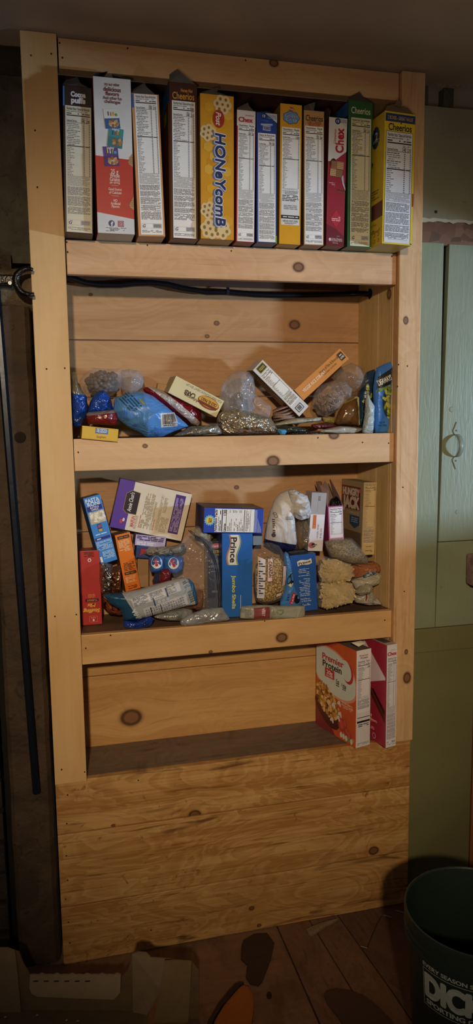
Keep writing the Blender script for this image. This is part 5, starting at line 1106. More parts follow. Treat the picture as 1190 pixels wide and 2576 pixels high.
# jumbo shells
b = zbox('pasta_box', 'tall blue jumbo shells pasta box under the honey graham box', [(558.5, 1520), (634.5, 1522), (558.5, 1341.6)], .055, .07, {'all': '1a4a88', 'front': '1f5ca4', 'left': '143a6c'}, z0=ZE+.001, group=GR3)
p = b.face(); W, H = b.W, b.H
def prince(p, u, v, w, h, rot, red=True):
    c, s_ = math.cos(rot), math.sin(rot)
    T_ = lambda a, b_: (u+a*c-b_*s_, v+a*s_+b_*c)
    n = 12; bow = lambda t_: h*.16*math.sin(t_*PI*2)
    def band(y0, y1, col, l, x0=-w/2, x1=w/2):
        P = [T_(x0+(x1-x0)*i/n, y+bow(i/n)) for y in (y0, y1) for i in range(n+1)]; p.add(P, [(i, i+1, n+2+i, n+1+i) for i in range(n)], col, l)
    band(-h/2, h/2, 'cfc9b4', 2)
    if red: band(-h*.48, -h*.40, 'a83a34', 3); band(h*.40, h*.47, '3a7a48', 3); band(-h*.36, -h*.33, '6c8a5c', 3)
    p.text('Prince', u, v, h*.56, '1c2030', 4, rot=rot, bold=.03, width=w*.84)
prince(p, W*.375, H*.80, H*.355, .0300, -PI/2-.04)
p.text('Jumbo Shells', W*.39, H*.30, .0105, 'd9c83c', 3, rot=-PI/2, bold=.02, width=H*.40)
p.rect(W*.60, H*.03, W*.613, H*.26, 'b8c8dc', 2); p.obj('printed_front', b.root)
# honey maid
b = zbox('graham_box', 'blue honey graham carton lying on top of the tall blue shells box', [(511.3, 1340), (661, 1342), (511.3, 1277)], .045, .12, {'all': '1c2f74', 'front': '23409c', 'top': '33364c', 'left': '1a2450', 'right': '8a8078'}, up='u', group=GR3)
p = b.face(); W, H = b.W, b.H
p.ell(W*.095, H*.5, .0135, .0135, '5fa8d8', 2, wob=.12, k=14, n=56); p.ell(W*.095, H*.5, .0095, .0095, 'd8b440', 3); p.text('Honey', W*.085, H*.5, .0055, '5a3414', 4, rot=PI/2, bold=.02, width=.014); p.text('Maid', W*.115, H*.5, .0055, '5a3414', 4, rot=PI/2, bold=.02, width=.011)
q = Print(lambda u, v, z: b.pt(W*.84-v, -z, u)); q.rect(H*.04, W*.0, H*.97, W*.66, 'd6d7de', 1)
yy = W*.645
q.text('Nutrition Facts', H*.5, yy, .0075, INK, 3, bold=.03, width=H*.86); q.micro(H*.08, yy-W*.06, H*.7, yy-W*.04, 1, GREY); q.micro(H*.08, yy-W*.09, H*.92, yy-W*.065, 1, INK); q.rect(H*.06, yy-W*.115, H*.94, yy-W*.10, '1c1c40', 2)
q.text('Calories', H*.22, yy-W*.15, .006, INK, 3, bold=.03, width=H*.32); q.text('130', H*.82, yy-W*.15, .0085, INK, 3, bold=.03, width=H*.22); q.rect(H*.06, yy-W*.18, H*.94, yy-W*.173, INK, 2)
for k in range(10):
    v = yy-W*(.20+.027*k); q.micro(H*.08, v-W*.018, H*(.35+.12*(k % 3)), v, 1, INK if k % 3 == 0 else GREY); q.micro(H*.82, v-W*.018, H*.93, v, 1, GREY); q.rect(H*.06, v-W*.022, H*.94, v-W*.0205, '8a8a90', 2)
q.rect(H*.06, yy-W*.485, H*.94, yy-W*.475, '1c1c40', 2); q.micro(H*.08, yy-W*.57, H*.93, yy-W*.50, 5, GREY); q.rect(H*.06, yy-W*.585, H*.94, yy-W*.58, '1c1c40', 2); q.obj('nutrition_label', b.root)
for k in range(4): p.rect(W*(.845+.012*k), H*.04, W*(.851+.012*k), H*.95, '9aa6cc', 2)
for k in range(6): p.rect(W*(.90+.012*k), H*.03, W*(.9035+.012*k), H*(.6-.08*k), 'b4bcd8', 2)
p.obj('printed_side', b.root)
p = b.face('top'); W, D = b.W, b.D
p.rect(0, 0, W, D*.42, '23315e', 1); p.rect(W*.0, D*.42, W, D, '42424e', 1); p.text('HONEY MAID', W*.52, D*.68, .014, '1c1c22', 2, bold=.05, width=W*.5); p.rect(W*.66, 0, W, D*.36, '5c5048', 2); p.obj('printed_top', b.root)
b = zbox('small_carton', 'pale blue carton corner showing between the blue boxes and the paper bag', [(637, 1372), (660, 1372), (637, 1344)], .10, .04, {'all': '7f9ab8'})
# flour bag
pb = bagthing('flour_bag', 'tall folded white paper bag with a navy bottom and printed code', 'paper bag', g := Bag([(666, 1362), (672, 1320), (681, 1285), (692, 1256), (705, 1241), (720, 1234), (734, 1231), (741, 1238), (741, 1262), (739, 1300), (742, 1330), (745, 1365), (742, 1380), (720, 1386), (694, 1380)], .075, .032, .04, .006, 20, 53, p=2.6), GR3)
m_wp = film('white_paper', 'c9c4c4', None, 16, .5, .45, split=[(at(745, 1368, .075), at(680, 1357, .075), '1c1c4c', 0)])
g.build('paper', m_wp, pb, rings=24, seg=130)
Bag([(726, 1233), (738, 1231), (752, 1238), (771, 1246), (777, 1262), (783, 1288), (776, 1303), (757, 1309), (744, 1303), (736, 1288), (729, 1262)], .055, .024, .02, .020, 26, 54).build('folded_top', film('creased_paper', 'c9c4c4', None, 22, .9, .5), pb, rings=24, seg=120)
p = g.printer(706, 1310, 0, .003)
p.rect(-.010, -.035, .006, -.019, '1c1c20', 0) if False else None
p.micro(.004, .006, .026, .016, 3, '6a5c60', layer=0); p.text('nco', .038, -.018, .010, '6a3c50', 1, rot=-PI/2, width=.020); p.text('CO', -.022, .020, .009, '3a3438', 1, rot=PI/2+.25, width=.014)
p.micro(-.030, -.03, -.024, .01, 8, '3a3438', layer=0)
p.ell(-.028, -.035, .005, .006, '4a4448', 0); p.obj('printed_text', pb)
# lentil bag
lb = bagthing('lentil_bag', 'clear bag of pale yellow lentils in front, between the two blue boxes', 'lentil bag', g := Bag([(639, 1378), (648, 1370), (662, 1364), (681, 1365), (701, 1372), (712, 1388), (720, 1410), (723, 1445), (722, 1467), (716, 1492), (707, 1508), (690, 1517), (664, 1521), (650, 1516), (641, 1507), (638, 1480), (636, 1430)], .045, .030, .03, .006, 18, 55, p=2.6), GR3)
m, N, L, bb = newmat('lentils'); t = NT(m); P, x, y, z = t.pos()
vo = N.new('ShaderNodeTexVoronoi'); vo.inputs['Scale'].default_value = 190; L.new(P, vo.inputs['Vector']); se = N.new('ShaderNodeSeparateColor'); L.new(vo.outputs['Color'], se.inputs[0])
c = t.mix(se.outputs[0], lin('dcc080'), lin('b89458')); c = t.mix(t.mr(vo.outputs[0], .40, .65), c, lin('8a6a3c')); L.new(c, bb.inputs['Base Color']); bb.inputs['Roughness'].default_value = .45
bp = N.new('ShaderNodeBump'); bp.invert = True; bp.inputs['Strength'].default_value = .9; bp.inputs['Distance'].default_value = .003; L.new(vo.outputs[0], bp.inputs['Height']); L.new(bp.outputs[0], bb.inputs['Normal']); m_len = m
inner = Bag([(641, 1430), (655, 1408), (680, 1398), (705, 1402), (718, 1420), (720, 1465), (713, 1492), (704, 1504), (688, 1512), (664, 1516), (648, 1508), (642, 1480)], .045, .026, .026, .003, 14, 56, p=2.8)
lo = inner.build('lentils', m_len, rings=24, seg=120); settag(lo, 'pale yellow lentils filling the bag labelled with a white strip', 'lentils', None, 'stuff')
g.build('bag_film', plastic('lentil_film', 'e8e8ec', .10, .7, 18, .08, .03), lb, rings=22, seg=110)
p = g.printer(680, 1440, 0, .004)
rectp(p, (-40*s, -62*s), (-24*s, -62*s), (-20*s, 40*s), (-38*s, 48*s), 'c4c4c8', 0)
for k in range(14): rectp(p, (-37*s, (34-6.4*k)*s), ((-33+6*((k*7) % 3))*s, (34-6.4*k)*s), ((-33+6*((k*7) % 3))*s, (37-6.4*k)*s), (-37*s, (37-6.4*k)*s), '2a2a30', 1)
rectp(p, (-18*s, -18*s), (-2*s, -18*s), (0, 44*s), (-16*s, 44*s), '2c2422', 0); rectp(p, (-16.5*s, -16.5*s), (-3.5*s, -16.5*s), (-1.5*s, 42.5*s), (-14.5*s, 42.5*s), 'c8aea4', 1); p.text('CANADAI', -8*s, 14*s, .0095, '2c2422', 2, rot=-PI/2, bold=.02, width=.044)
rectp(p, (22*s, -36*s), (34*s, -32*s), (40*s, 20*s), (26*s, 22*s), '2c2422', 0); rectp(p, (23.5*s, -34*s), (33*s, -30.5*s), (38*s, 18.5*s), (27*s, 20.5*s), 'c8aea4', 1)
rectp(p, (6*s, -62*s), (24*s, -58*s), (25*s, -48*s), (8*s, -50*s), '2c2422', 0); rectp(p, (7.5*s, -60.5*s), (22.5*s, -57*s), (23.5*s, -49.5*s), (9.5*s, -51.5*s), 'c8aea4', 1); p.obj('printed_label', lb)
# sky blue snack bag
sb = bagthing('snack_bag', 'narrow sky blue snack bag with a red badge right of the lentils', 'bag', g := Bag([(714, 1389), (722, 1386), (728, 1405), (733, 1425), (738, 1455), (743, 1480), (752, 1500), (761, 1521), (748, 1527), (734, 1530), (718, 1527), (704, 1522), (708, 1500), (716, 1480), (716, 1440)], .035, .018, .02, .005, 18, 57, p=2.4), GR3)
g.build('bag_film', film('sky_film', '4682cc', '3a74be', 18, .5, .3), sb, rings=20, seg=100)
p = g.printer(728, 1462, .0, .003); p.ell(-.001, .008, .0095, .018, '101214', 0, -.2); rectp(p, (-.010, -.006), (-.003, -.012), (.006, -.001), (-.002, .0), 'b8b498', 1); p.ell(.016, -.048, .009, .013, '101422', 0, .2)
rectp(p, (-.006, -.060), (.004, -.062), (.012, -.030), (.002, -.026), 'a8303c', 1); p.text('5 oz Size', .003, -.045, .0048, 'd8c8cc', 2, rot=PI/2-.2, bold=.03, width=.027); p.micro(-.012, -.052, -.007, -.028, 3, '1c3c66', layer=0); p.obj('printed_badge', sb)
# flat beige pouch
hb = bagthing('flat_pouch', 'flat white and dull red pouch lying at the front edge under the lentil bag', 'pouch', g := Bag([(607, 1526), (630, 1523), (664, 1522), (700, 1524), (735, 1524), (766, 1523), (767, 1540), (766, 1556), (735, 1556), (700, 1556), (650, 1557), (604, 1555), (604, 1540)], .012, .014, .02, .004, 18, 58, p=3), GR3)
g.build('pouch_film', film('beige_film', 'a3a396', '8c8c80', 16, .5, .35), hb, rings=18, seg=110)
p = g.printer(655, 1539, -.02, .004); p.rect(-.022, -.015, .022, .015, '7a3a38', 0); p.text('VEST', .004, .003, .008, 'bfae a8'.replace(' ', ''), 1, rot=-PI/2, bold=.03, width=.022); p.text('D', .052, .0, .020, '6c7a5c', 1, rot=-PI/2, bold=.03, width=.014); p.text('S', .038, -.002, .012, '6c7a5c', 1, rot=-PI/2, width=.010); p.micro(-.045, -.012, -.028, .012, 6, '6a6a64', layer=0); p.obj('printed_label', hb)
# second prince box
b = zbox('pasta_box', 'shorter blue pasta box with a slanted white name ribbon, right of the lentils', [(736, 1530), (800, 1528), (729.4, 1398)], .05, .09, {'all': '1a4074', 'front': '1f4f94', 'top': '2c3a58', 'left': '16335c'}, z0=ZE+.001, group=GR3)
p = b.face(); W, H = b.W, b.H; prince(p, W*.55, H*.86, W*.56, .0135, .16, False)
for k in range(17):
    w = W*p.rng.uniform(.36, .46); p.micro(W*.52-w/2, H*(.735-.029*k), W*.52+w/2, H*(.755-.029*k), 1, 'a8b8d4', ragged=False)
p.text('Every Day is a', W*.52, H*.225, .0042, 'c8d0e0', 3, width=W*.36); p.text('Very Pasta Day!', W*.52, H*.185, .0042, 'c8d0e0', 3, width=W*.46); p.micro(W*.35, H*.10, W*.72, H*.14, 2, 'a8b8d4'); p.obj('printed_side', b.root)
p = b.face('top'); p.micro(b.W*.15, b.D*.3, b.W*.8, b.D*.6, 3, '8890a0'); p.obj('printed_top', b.root)
# brown crinkled bag
Bag([(744, 1320), (752, 1306), (768, 1302), (778, 1318), (778, 1350), (772, 1376), (752, 1382), (744, 1360)], .10, .03, .03, .012, 30, 59).build('clear_bag', plastic('brown_bag_film', '8c7a5c', .5, .9, 24, .12, .45), tag=('small clear bag of tan contents between the paper bag and soup box', 'plastic bag', 'clear plastic bags on the shelves'))
# soup mix box
b = zbox('soup_mix_box', 'white and grey soup mix box with an orange bar behind the blue box', [(774.5, 1386), (811, 1390.5), (784.8, 1238.7)], .075, .05, {'all': 'a8a4a2', 'front': 'c9c6c6', 'left': '8c8888'}, depth=(0, 1, 0), group=GR3)
p = b.face(); W, H = b.W, b.H
p.rect(0, H*.63, W, H, '95918e', 1); p.rect(W*.45, H*.68, W*.46, H*.98, '7c7876', 2); p.rect(W*.60, H*.84, W*.61, H*.98, '7c7876', 2); p.micro(W*.45, H*.86, W*.60, H*.94, 4, '55514f')
p.rect(W*.2, H*.385, W*.42, H*.62, 'b8622c', 2); p.micro(W*.27, H*.39, W*.35, H*.44, 3, 'e0b088', layer=3); p.text('recipe, soup', W*.55, H*.34, .0056, '5c5254', 3, rot=PI/2, width=H*.235); p.text('& dip mix', W*.78, H*.31, .0056, '5c5254', 3, rot=PI/2, width=H*.17)
p.ell(W*.22, H*.10, .0092, .0085, 'a85c6c', 2); p.ell(W*.34, H*.10, .006, .006, '2c1c1c', 3); p.rect(W*.2, H*.085, W*.6, H*.11, '8a7c6c', 4, .4); p.obj('printed_side', b.root)
# pink box
b = zbox('rice_mix_box', 'narrow pink-edged box with torn open top flaps and a nutrition label', [(828.5, 1383), (866.3, 1383.5), (824.8, 1274.7)], .075, .06, {'all': '8c3c64', 'front': 'a8688a', 'left': '7a2c4c'}, group=GR3)
p = b.face(); W, H = b.W, b.H; facts(p, W*.08, H*.27, W*.95, H*.97, False, ('160', ''), title='Nutrition Facts', word='Calories', mill=False, foot=.12, paper='cfcdd2'); p.rect(W*.05, H*.03, W*.97, H*.27, 'c490a0', 1); p.micro(W*.1, H*.10, W*.92, H*.25, 9, '6c3c50'); p.obj('printed_side', b.root)
for pts, h in (([(0, 0, 0), (0, 1, 0), (-.25, 1.0, .068), (-.22, .6, .060), (.10, .1, .045)], '8a6c6c'), ([(1, 0, 0), (1, 1, 0), (.62, .9, .070), (.55, .6, .072), (.80, .1, .03)], '8c7060'), ([(.0, 1, 0), (1, 1, 0), (.55, 1.0, .055), (.35, 1.0, .068), (.15, 1.0, .045)], '6c5c50')): flaps(b, [pts], h)
Bag([(830, 1272), (833, 1256), (845, 1248), (856, 1256), (862, 1270), (855, 1290), (835, 1290)], .10, .015, .02, .010, 30, 60).build('black_liner', film('black_liner', '101012', '2c302c', 26, .9, .15), b.root)
# hungry jack
b = zbox('pancake_mix_box', 'big dull cream pancake mix box at the right of the third shelf', [(909.5, 1397), (943.6, 1398.5), (915.9, 1213.5)], .05, .13, {'all': '9c8c68', 'front': 'b59c6c', 'left': '857556', 'top': '7c7058'}, depth=(-.10, 1, 0), group=GR3)
p = b.face(); W, H = b.W, b.H; facts(p, W*.06, H*.15, W*.95, H*.985, False, ('180', ''), title='Nutrition Facts', word='Calories', mill=False, foot=.28, paper='bfa878', ink='2e2418', grey='8a7650', border=True); p.micro(W*.3, H*.11, W*.75, H*.125, 1, '6a5838'); p.micro(W*.25, H*.04, W*.8, H*.07, 2, '6a5838'); p.obj('nutrition_side', b.root)
p = b.face('left'); D = b.D
p.rect(D*.02, H*.60, D*.86, H*.92, '5e1e20', 1); p.text('HUNGRY', D*.45, H*.845, .020, 'b5aa94', 2, bold=.07, width=D*.76); p.text('JACK', D*.46, H*.70, .032, 'b5aa94', 2, bold=.07, width=D*.74); p.text('COMPLETE', D*.55, H*.555, .008, 'a89c80', 2, bold=.04, width=D*.55); p.poly([(D*.42, H*.52), (D*.42, H*.40), (D*.64, H*.34), (D*.86, H*.40), (D*.86, H*.52)], '2c4560', 1); p.micro(D*.5, H*.42, D*.8, H*.5, 3, '7c8ca0')
p.rect(D*.80, H*.845, D*.90, H*.895, 'b8483c', 3); p.rect(D*.05, H*.05, D*.95, H*.30, '5c4c38', 1); p.obj('printed_front', b.root)
# bags at the right
gb = bagthing('grain_bag', 'clear flat bag of small grain lying under the pink and cream boxes', 'plastic bag', g := Bag([(821, 1364), (840, 1358), (882, 1357), (906, 1381), (926, 1407), (923, 1418), (880, 1417), (855, 1410), (834, 1401), (824, 1382)], .045, .022, .05, .006, 20, 61), GR3)
m, N, L, bb = newmat('grain'); t = NT(m); P, x, y, z = t.pos(); vo = N.new('ShaderNodeTexVoronoi'); vo.inputs['Scale'].default_value = 260; L.new(P, vo.inputs['Vector']); se = N.new('ShaderNodeSeparateColor'); L.new(vo.outputs['Color'], se.inputs[0]); L.new(t.mix(se.outputs[0], lin('9a8a6c'), lin('6c5c44')), bb.inputs['Base Color']); bb.inputs['Roughness'].default_value = .3
bp = N.new('ShaderNodeBump'); bp.invert = True; bp.inputs['Strength'].default_value = .7; bp.inputs['Distance'].default_value = .002; L.new(vo.outputs[0], bp.inputs['Height']); L.new(bp.outputs[0], bb.inputs['Normal']); m_gra = m
g.build('grain', m_gra, gb, rings=20, seg=100)
Bag([(819, 1362), (842, 1354), (884, 1353), (909, 1378), (929, 1406), (925, 1421), (880, 1420), (852, 1412), (831, 1403), (822, 1382)], .045, .026, .055, .007, 20, 62).build('bag_film', plastic('grain_film', 'e8e8ec', .12, .8, 20, .08, .04), gb)
def noodles(name, outline, Y, T, n, seed, label):
    g = Bag(outline, Y, T, T*.6, 0); rk = random.Random(seed); V = []; F = []
    for k in range(n):
        th = rk.random()*2*PI; sr = math.sqrt(rk.random())*.92; R = g.R(th)*sr; x = g.cx+R*math.cos(th); z = g.cz+R*math.sin(th); pr = g.prof(sr); y = Y-T*pr*rk.uniform(.25, .80); a = rk.gauss(.25, .55); tl = rk.uniform(-.35, .35); l = rk.uniform(.007, .013); w = rk.uniform(.0020, .0036)
        l *= 1.25; ends = [(x+e_*math.cos(a)*l-g.cx, z+e_*math.sin(a)*l-g.cz) for e_ in (-1, 1)]
        if any(math.hypot(*e_) > .97*g.R(math.atan2(e_[1], e_[0])) for e_ in ends): continue
        d = Vector((math.cos(a), tl, math.sin(a))).normalized(); u = d.cross(Vector((0, 1, .3))).normalized(); nn_ = d.cross(u)*.0006; b0 = len(V); m_ = 5; cv = rk.uniform(-.003, .003)
        for i in range(m_+1):
            q_ = Vector((x, y, z))+d*l*(i/m_*2-1)+u*cv*math.sin(PI*i/m_); V += [q_+u*w+nn_, q_-u*w+nn_, q_-u*w-nn_, q_+u*w-nn_]
        for i in range(m_):
            for j in range(4): F.append((b0+i*4+j, b0+i*4+(j+1) % 4, b0+(i+1)*4+(j+1) % 4, b0+(i+1)*4+j))
        F += [(b0, b0+3, b0+2, b0+1), (b0+m_*4, b0+m_*4+1, b0+m_*4+2, b0+m_*4+3)]
    o = mesh(name, V, F, [mat('b59e6a', .5, 0, .1, 90, .45)], origin=(g.cx, Y, g.zmin)); settag(o, label, 'noodles', None, 'stuff'); return o
for i, (pts, Y, lab, lab2) in enumerate((([(801, 1402), (820, 1400), (850, 1408), (882, 1418), (888, 1436), (886, 1448), (872, 1459), (840, 1464), (805, 1464), (799, 1440)], .04, 'upper clear bag of broken yellow noodles beside the blue pasta box', 'yellow egg noodles in the upper of the two noodle bags'), ([(801, 1465), (840, 1462), (880, 1462), (890, 1480), (889, 1506), (870, 1514), (840, 1524), (816, 1530), (802, 1526), (798, 1495)], .035, 'lower clear bag of broken yellow noodles resting on the shelf', 'yellow egg noodles in the lower of the two noodle bags'))):
    hn = noodles('egg_noodles', pts, Y, .045, 620, 70+i, lab2)
    Bag([(802, 1408), (840, 1412), (880, 1424), (882, 1440), (866, 1455), (806, 1458)] if i == 0 else [(804, 1470), (840, 1468), (882, 1470), (884, 1500), (840, 1518), (806, 1520)], .062, .03, .02, .006, 20, 66+i).build('noodle_heap', mat('7a6440', .7, 0, .4, 60, .3), hn)
    nb = bagthing('noodle_bag', lab, 'plastic bag', g := Bag(pts, Y, .050, .035, .008, 22, 63+i), 'clear noodle bags at the right of the third shelf')
    g.build('bag_film', plastic('noodle_film_%d' % i, 'e4e0d8', .26, .9, 20, .06, .08), nb, rings=22, seg=110)
Bag([(884, 1422), (905, 1415), (921, 1412), (940, 1412), (955, 1421), (957, 1437), (935, 1443), (914, 1447), (886, 1454)], .06, .03, .04, .007, 22, 68).build('chip_bag', film('orange_chips', '9c6040', 'b09080', 28, .8, .2, thr=.58, sc=60), tag=('bag of orange-brown chips above the white bags at the right wall', 'bag', GR3))
Bag([(884, 1462), (896, 1455), (915, 1446), (935, 1440), (949, 1439), (959, 1447), (954, 1466), (936, 1473), (910, 1480), (893, 1482)], .055, .028, .04, .008, 24, 69).build('white_bag', film('white_film_a', 'b5ae9c', '9c9482', 24, .9, .2), tag=('crumpled white bag with blue print end below the chips', 'bag', GR3))
Bag([(892, 1490), (905, 1474), (920, 1463), (932, 1466), (937, 1478), (930, 1490), (905, 1498)], .035, .025, .02, .006, 26, 71).build('rice_bag', film('rice_film', 'a39a86', '867c68', 60, .8, .2), tag=('small round bag of rice between the two white bags', 'bag', GR3))
wb = bagthing('white_bag', 'white wedge-shaped bag lying lowest by the right wall', 'bag', g := Bag([(888, 1502), (905, 1492), (932, 1487), (946, 1500), (961, 1519), (940, 1521), (921, 1521), (893, 1515)], .05, .026, .04, .006, 22, 72), GR3)
g.build('bag_film', film('white_film_c', 'b8b2a4', 'a09888', 20, .8, .25), wb)
p = g.printer(920, 1503, -.45, .003); p.rect(-.012, -.008, -.008, .012, '7a2c2c', 0); p.micro(-.006, -.008, .022, .012, 7, '6c6860', layer=0); p.obj('printed_text', wb)
p_ = at(925, 1450, .03); fp('blue_label', [(915, 1446), (930, 1440), (944, 1438), (943, 1444), (930, 1447), (916, 1453)], .028, .004, film('blue_print', '3a5c8c', 'b0b4b8', 40, .4, .4, thr=.5, sc=120), 'blue lettered label strip on top of the crumpled white bag', 73, .001)
# liva pouch
lv = bagthing('snack_pouch', 'large white and blue pouch lying on its side at the third shelf left', 'pouch', g := Bag([(258, 1494), (280, 1493), (305, 1492), (350, 1483), (400, 1468), (440, 1458), (461, 1453), (476, 1456), (487, 1467), (494, 1492), (498, 1518), (458, 1526), (400, 1543), (343, 1558), (314, 1560), (306, 1545), (300, 1531), (276, 1518)], .030, .030, .03, .006, 14, 74, p=2.6, center=(385, 1508)), GR3)
m_w1 = film('pouch_white', 'a9aeb4', None, 14, .5, .35, split=[(at(352, 1560, .03), at(308, 1492, .03), '1f4a6c', 0), (at(470, 1450, .03), at(492, 1522, .03), '2f6490', 0)])
def collv(x, z):
    a, b_ = at(308, 1492, .03), at(352, 1560, .03); d = (x-a.x)*(b_.z-a.z)-(z-a.z)*(b_.x-a.x)
    c_, e_ = at(470, 1450, .03), at(492, 1522, .03); d2 = (x-c_.x)*(e_.z-c_.z)-(z-c_.z)*(e_.x-c_.x)
    return 1 if d > 0 or d2 < 0 else 0
g.build('pouch_film', m_w1, lv, rings=26, seg=150)
p = g.printer(408, 1506, .27, .004)
q = Print(lambda u, v, z: p.f(-v, u, z), True, .004)   # turned a quarter
p.f0 = p.f
p.rect(-.078, .012, .052, .034, 'b9bcc0', -.4)
for (u0, v0, u1, v1, r_) in ((-.075, .012, -.035, .034, 5), (-.030, .014, .005, .032, 5), (.012, .014, .040, .034, 6)): p.micro(u0, v0, u1, v1, int(r_*1.6), '5c636c', layer=0)
for k in range(3): p.ell(-.012+.012*k, .004, .0055, .0055, '8a9098', 0); p.ell(-.012+.012*k, .004, .0045, .0045, 'a9aeb4', 1)
p.rect(-.026, -.004, -.022, .020, '2c4a68', 0); p.rect(.012, .006, .016, .030, '2c4a68', 0)
x0 = -.055
p.rect(-.056, -.034, .060, -.001, 'b4b7bc', -.3)
for k in range(16):
    u = -.052+.0066*k; p.rect(u, -.032, u+(.0022 if k in (2, 6) else .0006), -.003, '26262b', 0)
    q_ = Print(p.f, True, .004)
    for j in range(4): p.rect(u+.002, -.031+.007*j, u+.0042, -.031+.007*j+p.rng.uniform(.002, .0058), '5a5a62', 0)
p.rect(.060, .008, .084, .030, '4a4e54', 0, 0) if False else None
for k in range(11): p.rect(.066, -.030+.0030*k, .082, -.030+.0030*k+p.rng.choice((.0008, .0016)), '26262b', 0)
p.micro(.062, .012, .084, .030, 5, '55555c', layer=0)
p.text('LIVIA', -.077, -.012, .012, 'c4ccd4', 1, rot=PI/2+.25, bold=.03, width=.036)
p.obj('printed_text', lv)
Bag([(309, 1560), (330, 1562), (352, 1560), (378, 1550), (388, 1556), (380, 1572), (360, 1580), (335, 1582), (312, 1577)], .018, .016, .02, .008, 30, 75).build('snack_bag', film('royal_film', '1c3c9c', '16307c', 28, .9, .18), tag=('crumpled royal blue bag end sticking out under the white and blue pouch', 'bag', GR3))
fp('foil_packet', [(384, 1552), (400, 1545), (430, 1536), (462, 1530), (482, 1533), (486, 1545), (478, 1556), (455, 1562), (420, 1560)], .03, .016, film('silver_film_a', '9a9a98', '80807c', 20, .9, .25, .3), 'silver crumpled packet under the right end of the white and blue pouch', 76, .008)
fp('foil_packet', [(452, 1563), (480, 1545), (510, 1533), (540, 1529), (560, 1528), (568, 1542), (580, 1559), (550, 1564), (520, 1567), (480, 1574), (456, 1573)], .008, .014, film('silver_film_b', 'a9acb2', '92949a', 20, .9, .22, .3), 'pointed silver packet lying flat at the front edge of the third shelf', 77, .007)
fp('snack_wrapper', [(395, 1505), (430, 1478), (470, 1462), (500, 1470), (505, 1500), (495, 1530), (450, 1535), (400, 1530)], .06, .02, plastic('orange_wrap', 'b08060', .3, .8, 22, .12, .25), 'transparent crumpled orange-tinted wrapper behind the white and blue pouch', 78, .010)

# ================================================================== BOTTOM BAY
def zbox2(name, label, BL, BR, BACK, top, cols, group):
    P, Q, B_ = atz(*BL, ZG+.001), atz(*BR, ZG+.001), atz(*BACK, ZG+.001); ex = (Q-P); W = ex.length; ex.normalize(); ey = Vector((-ex.y, ex.x, 0))
    D = (B_-P).length; H = at(top[0], top[1], P.y).z-P.z
    return Box(name, label, 'cereal box', P, Q, P+Vector((0, 0, H)), D, cols, group, depth=ey)
GB = 'cereal boxes standing on the bottom ledge'
b = zbox2('cereal_box', 'orange cereal box with a white oval, left of two on the bottom ledge', (895, 1883), (930.7, 1873), (803, 1819), (896, 1638), {'all': 'b8502c', 'left': 'bc522a', 'front': 'c4c0bc', 'top': '6c5a50'}, GB)
p = b.face(); W, H = b.W, b.H
p.rect(0, H*.86, W, H, 'd2cfcf', 1); p.text('Premier', W*.5, H*.945, .0055, 'a02c40', 3, bold=.02, width=W*.62); p.text('Protein', W*.52, H*.92, .0055, '2c2426', 3, bold=.02, width=W*.5)
facts(p, W*.05, H*.36, W*.97, H*.90, False, ('180', ''), title='Nutrition  Facts', word='Calories', mill=False, foot=.30, paper='cfccca'); p.rect(W*.08, H*.305, W*.95, H*.312, INK, 2); p.rect(W*.06, H*.255, W*.95, H*.275, '1c1a1c', 2); p.micro(W*.15, H*.21, W*.9, H*.245, 2, '4a464a'); p.micro(W*.08, H*.025, W*.92, H*.05, 2, '8a8684'); p.obj('nutrition_side', b.root)
p = b.face('left'); D = b.D
p.rect(0, 0, D, H, 'bb532b', 1); p.poly([(0, 0), (D*.5, 0), (D*.35, H*.12), (0, H*.25)], '7a2c30', 1.5); p.poly([(0, H*.78), (0, H), (D*.6, H)], 'b03c34', 1.3)
def clipell(cx, cy, rx, ry, h, l, rot=0):
    P = []
    for i in range(48):
        a = 2*PI*i/48; x_ = rx*math.cos(a); y_ = ry*math.sin(a); P.append((min(max(cx+x_*math.cos(rot)-y_*math.sin(rot), .001), D-.001), cy+x_*math.sin(rot)+y_*math.cos(rot)))
    p.poly(P, h, l)
clipell(D*.46, H*.66, D*.60, H*.245, 'cf8a70', 2, -.25); clipell(D*.45, H*.665, D*.57, H*.225, 'bfcac0', 3, -.25)
p.text('Premier', D*.44, H*.80, .0195, 'a8283a', 5, bold=.035, width=D*.54); p.text('Protein', D*.42, H*.725, .0195, '23262a', 5, bold=.035, width=D*.48)
p.ell(D*.80, H*.735, D*.13, H*.115, 'a8283a', 4, .4); p.ell(D*.765, H*.75, D*.12, H*.108, 'bfcac0', 4.5, .4)
p.rect(D*.24, H*.59, D*.48, H*.685, 'a8283a', 5); p.text('20g', D*.36, H*.648, .012, 'd8d0cc', 6, bold=.03, width=D*.15); p.text('PROTEIN', D*.36, H*.608, .0045, 'd8d0cc', 6, bold=.03, width=D*.17); p.text('5g', D*.56, H*.60, .0095, '2c3030', 5, bold=.02, width=D*.08); p.text('14g', D*.72, H*.585, .0095, '2c3030', 5, bold=.02, width=D*.11); p.micro(D*.52, H*.54, D*.60, H*.58, 2, '4a5050', layer=5); p.micro(D*.68, H*.535, D*.77, H*.57, 2, '4a5050', layer=5)
p.ell(D*.30, H*.22, D*.34, H*.13, '4c2420', 3.2, -.5)
for k in range(230):
    a = p.rng.random()*2*PI; r_ = math.sqrt(p.rng.random()); u = D*.29+D*.30*r_*math.cos(a); v = H*.34+H*.145*r_*math.sin(a)-(u-D*.29)*.35
    p.ell(max(u, .009), v, .0078, .0052, p.rng.choice(('b88a48', 'cfa764', '8c6028', 'd8b67c', 'a0702c', '6c4418')), 5+p.rng.random()*2, p.rng.random()*3, 9)
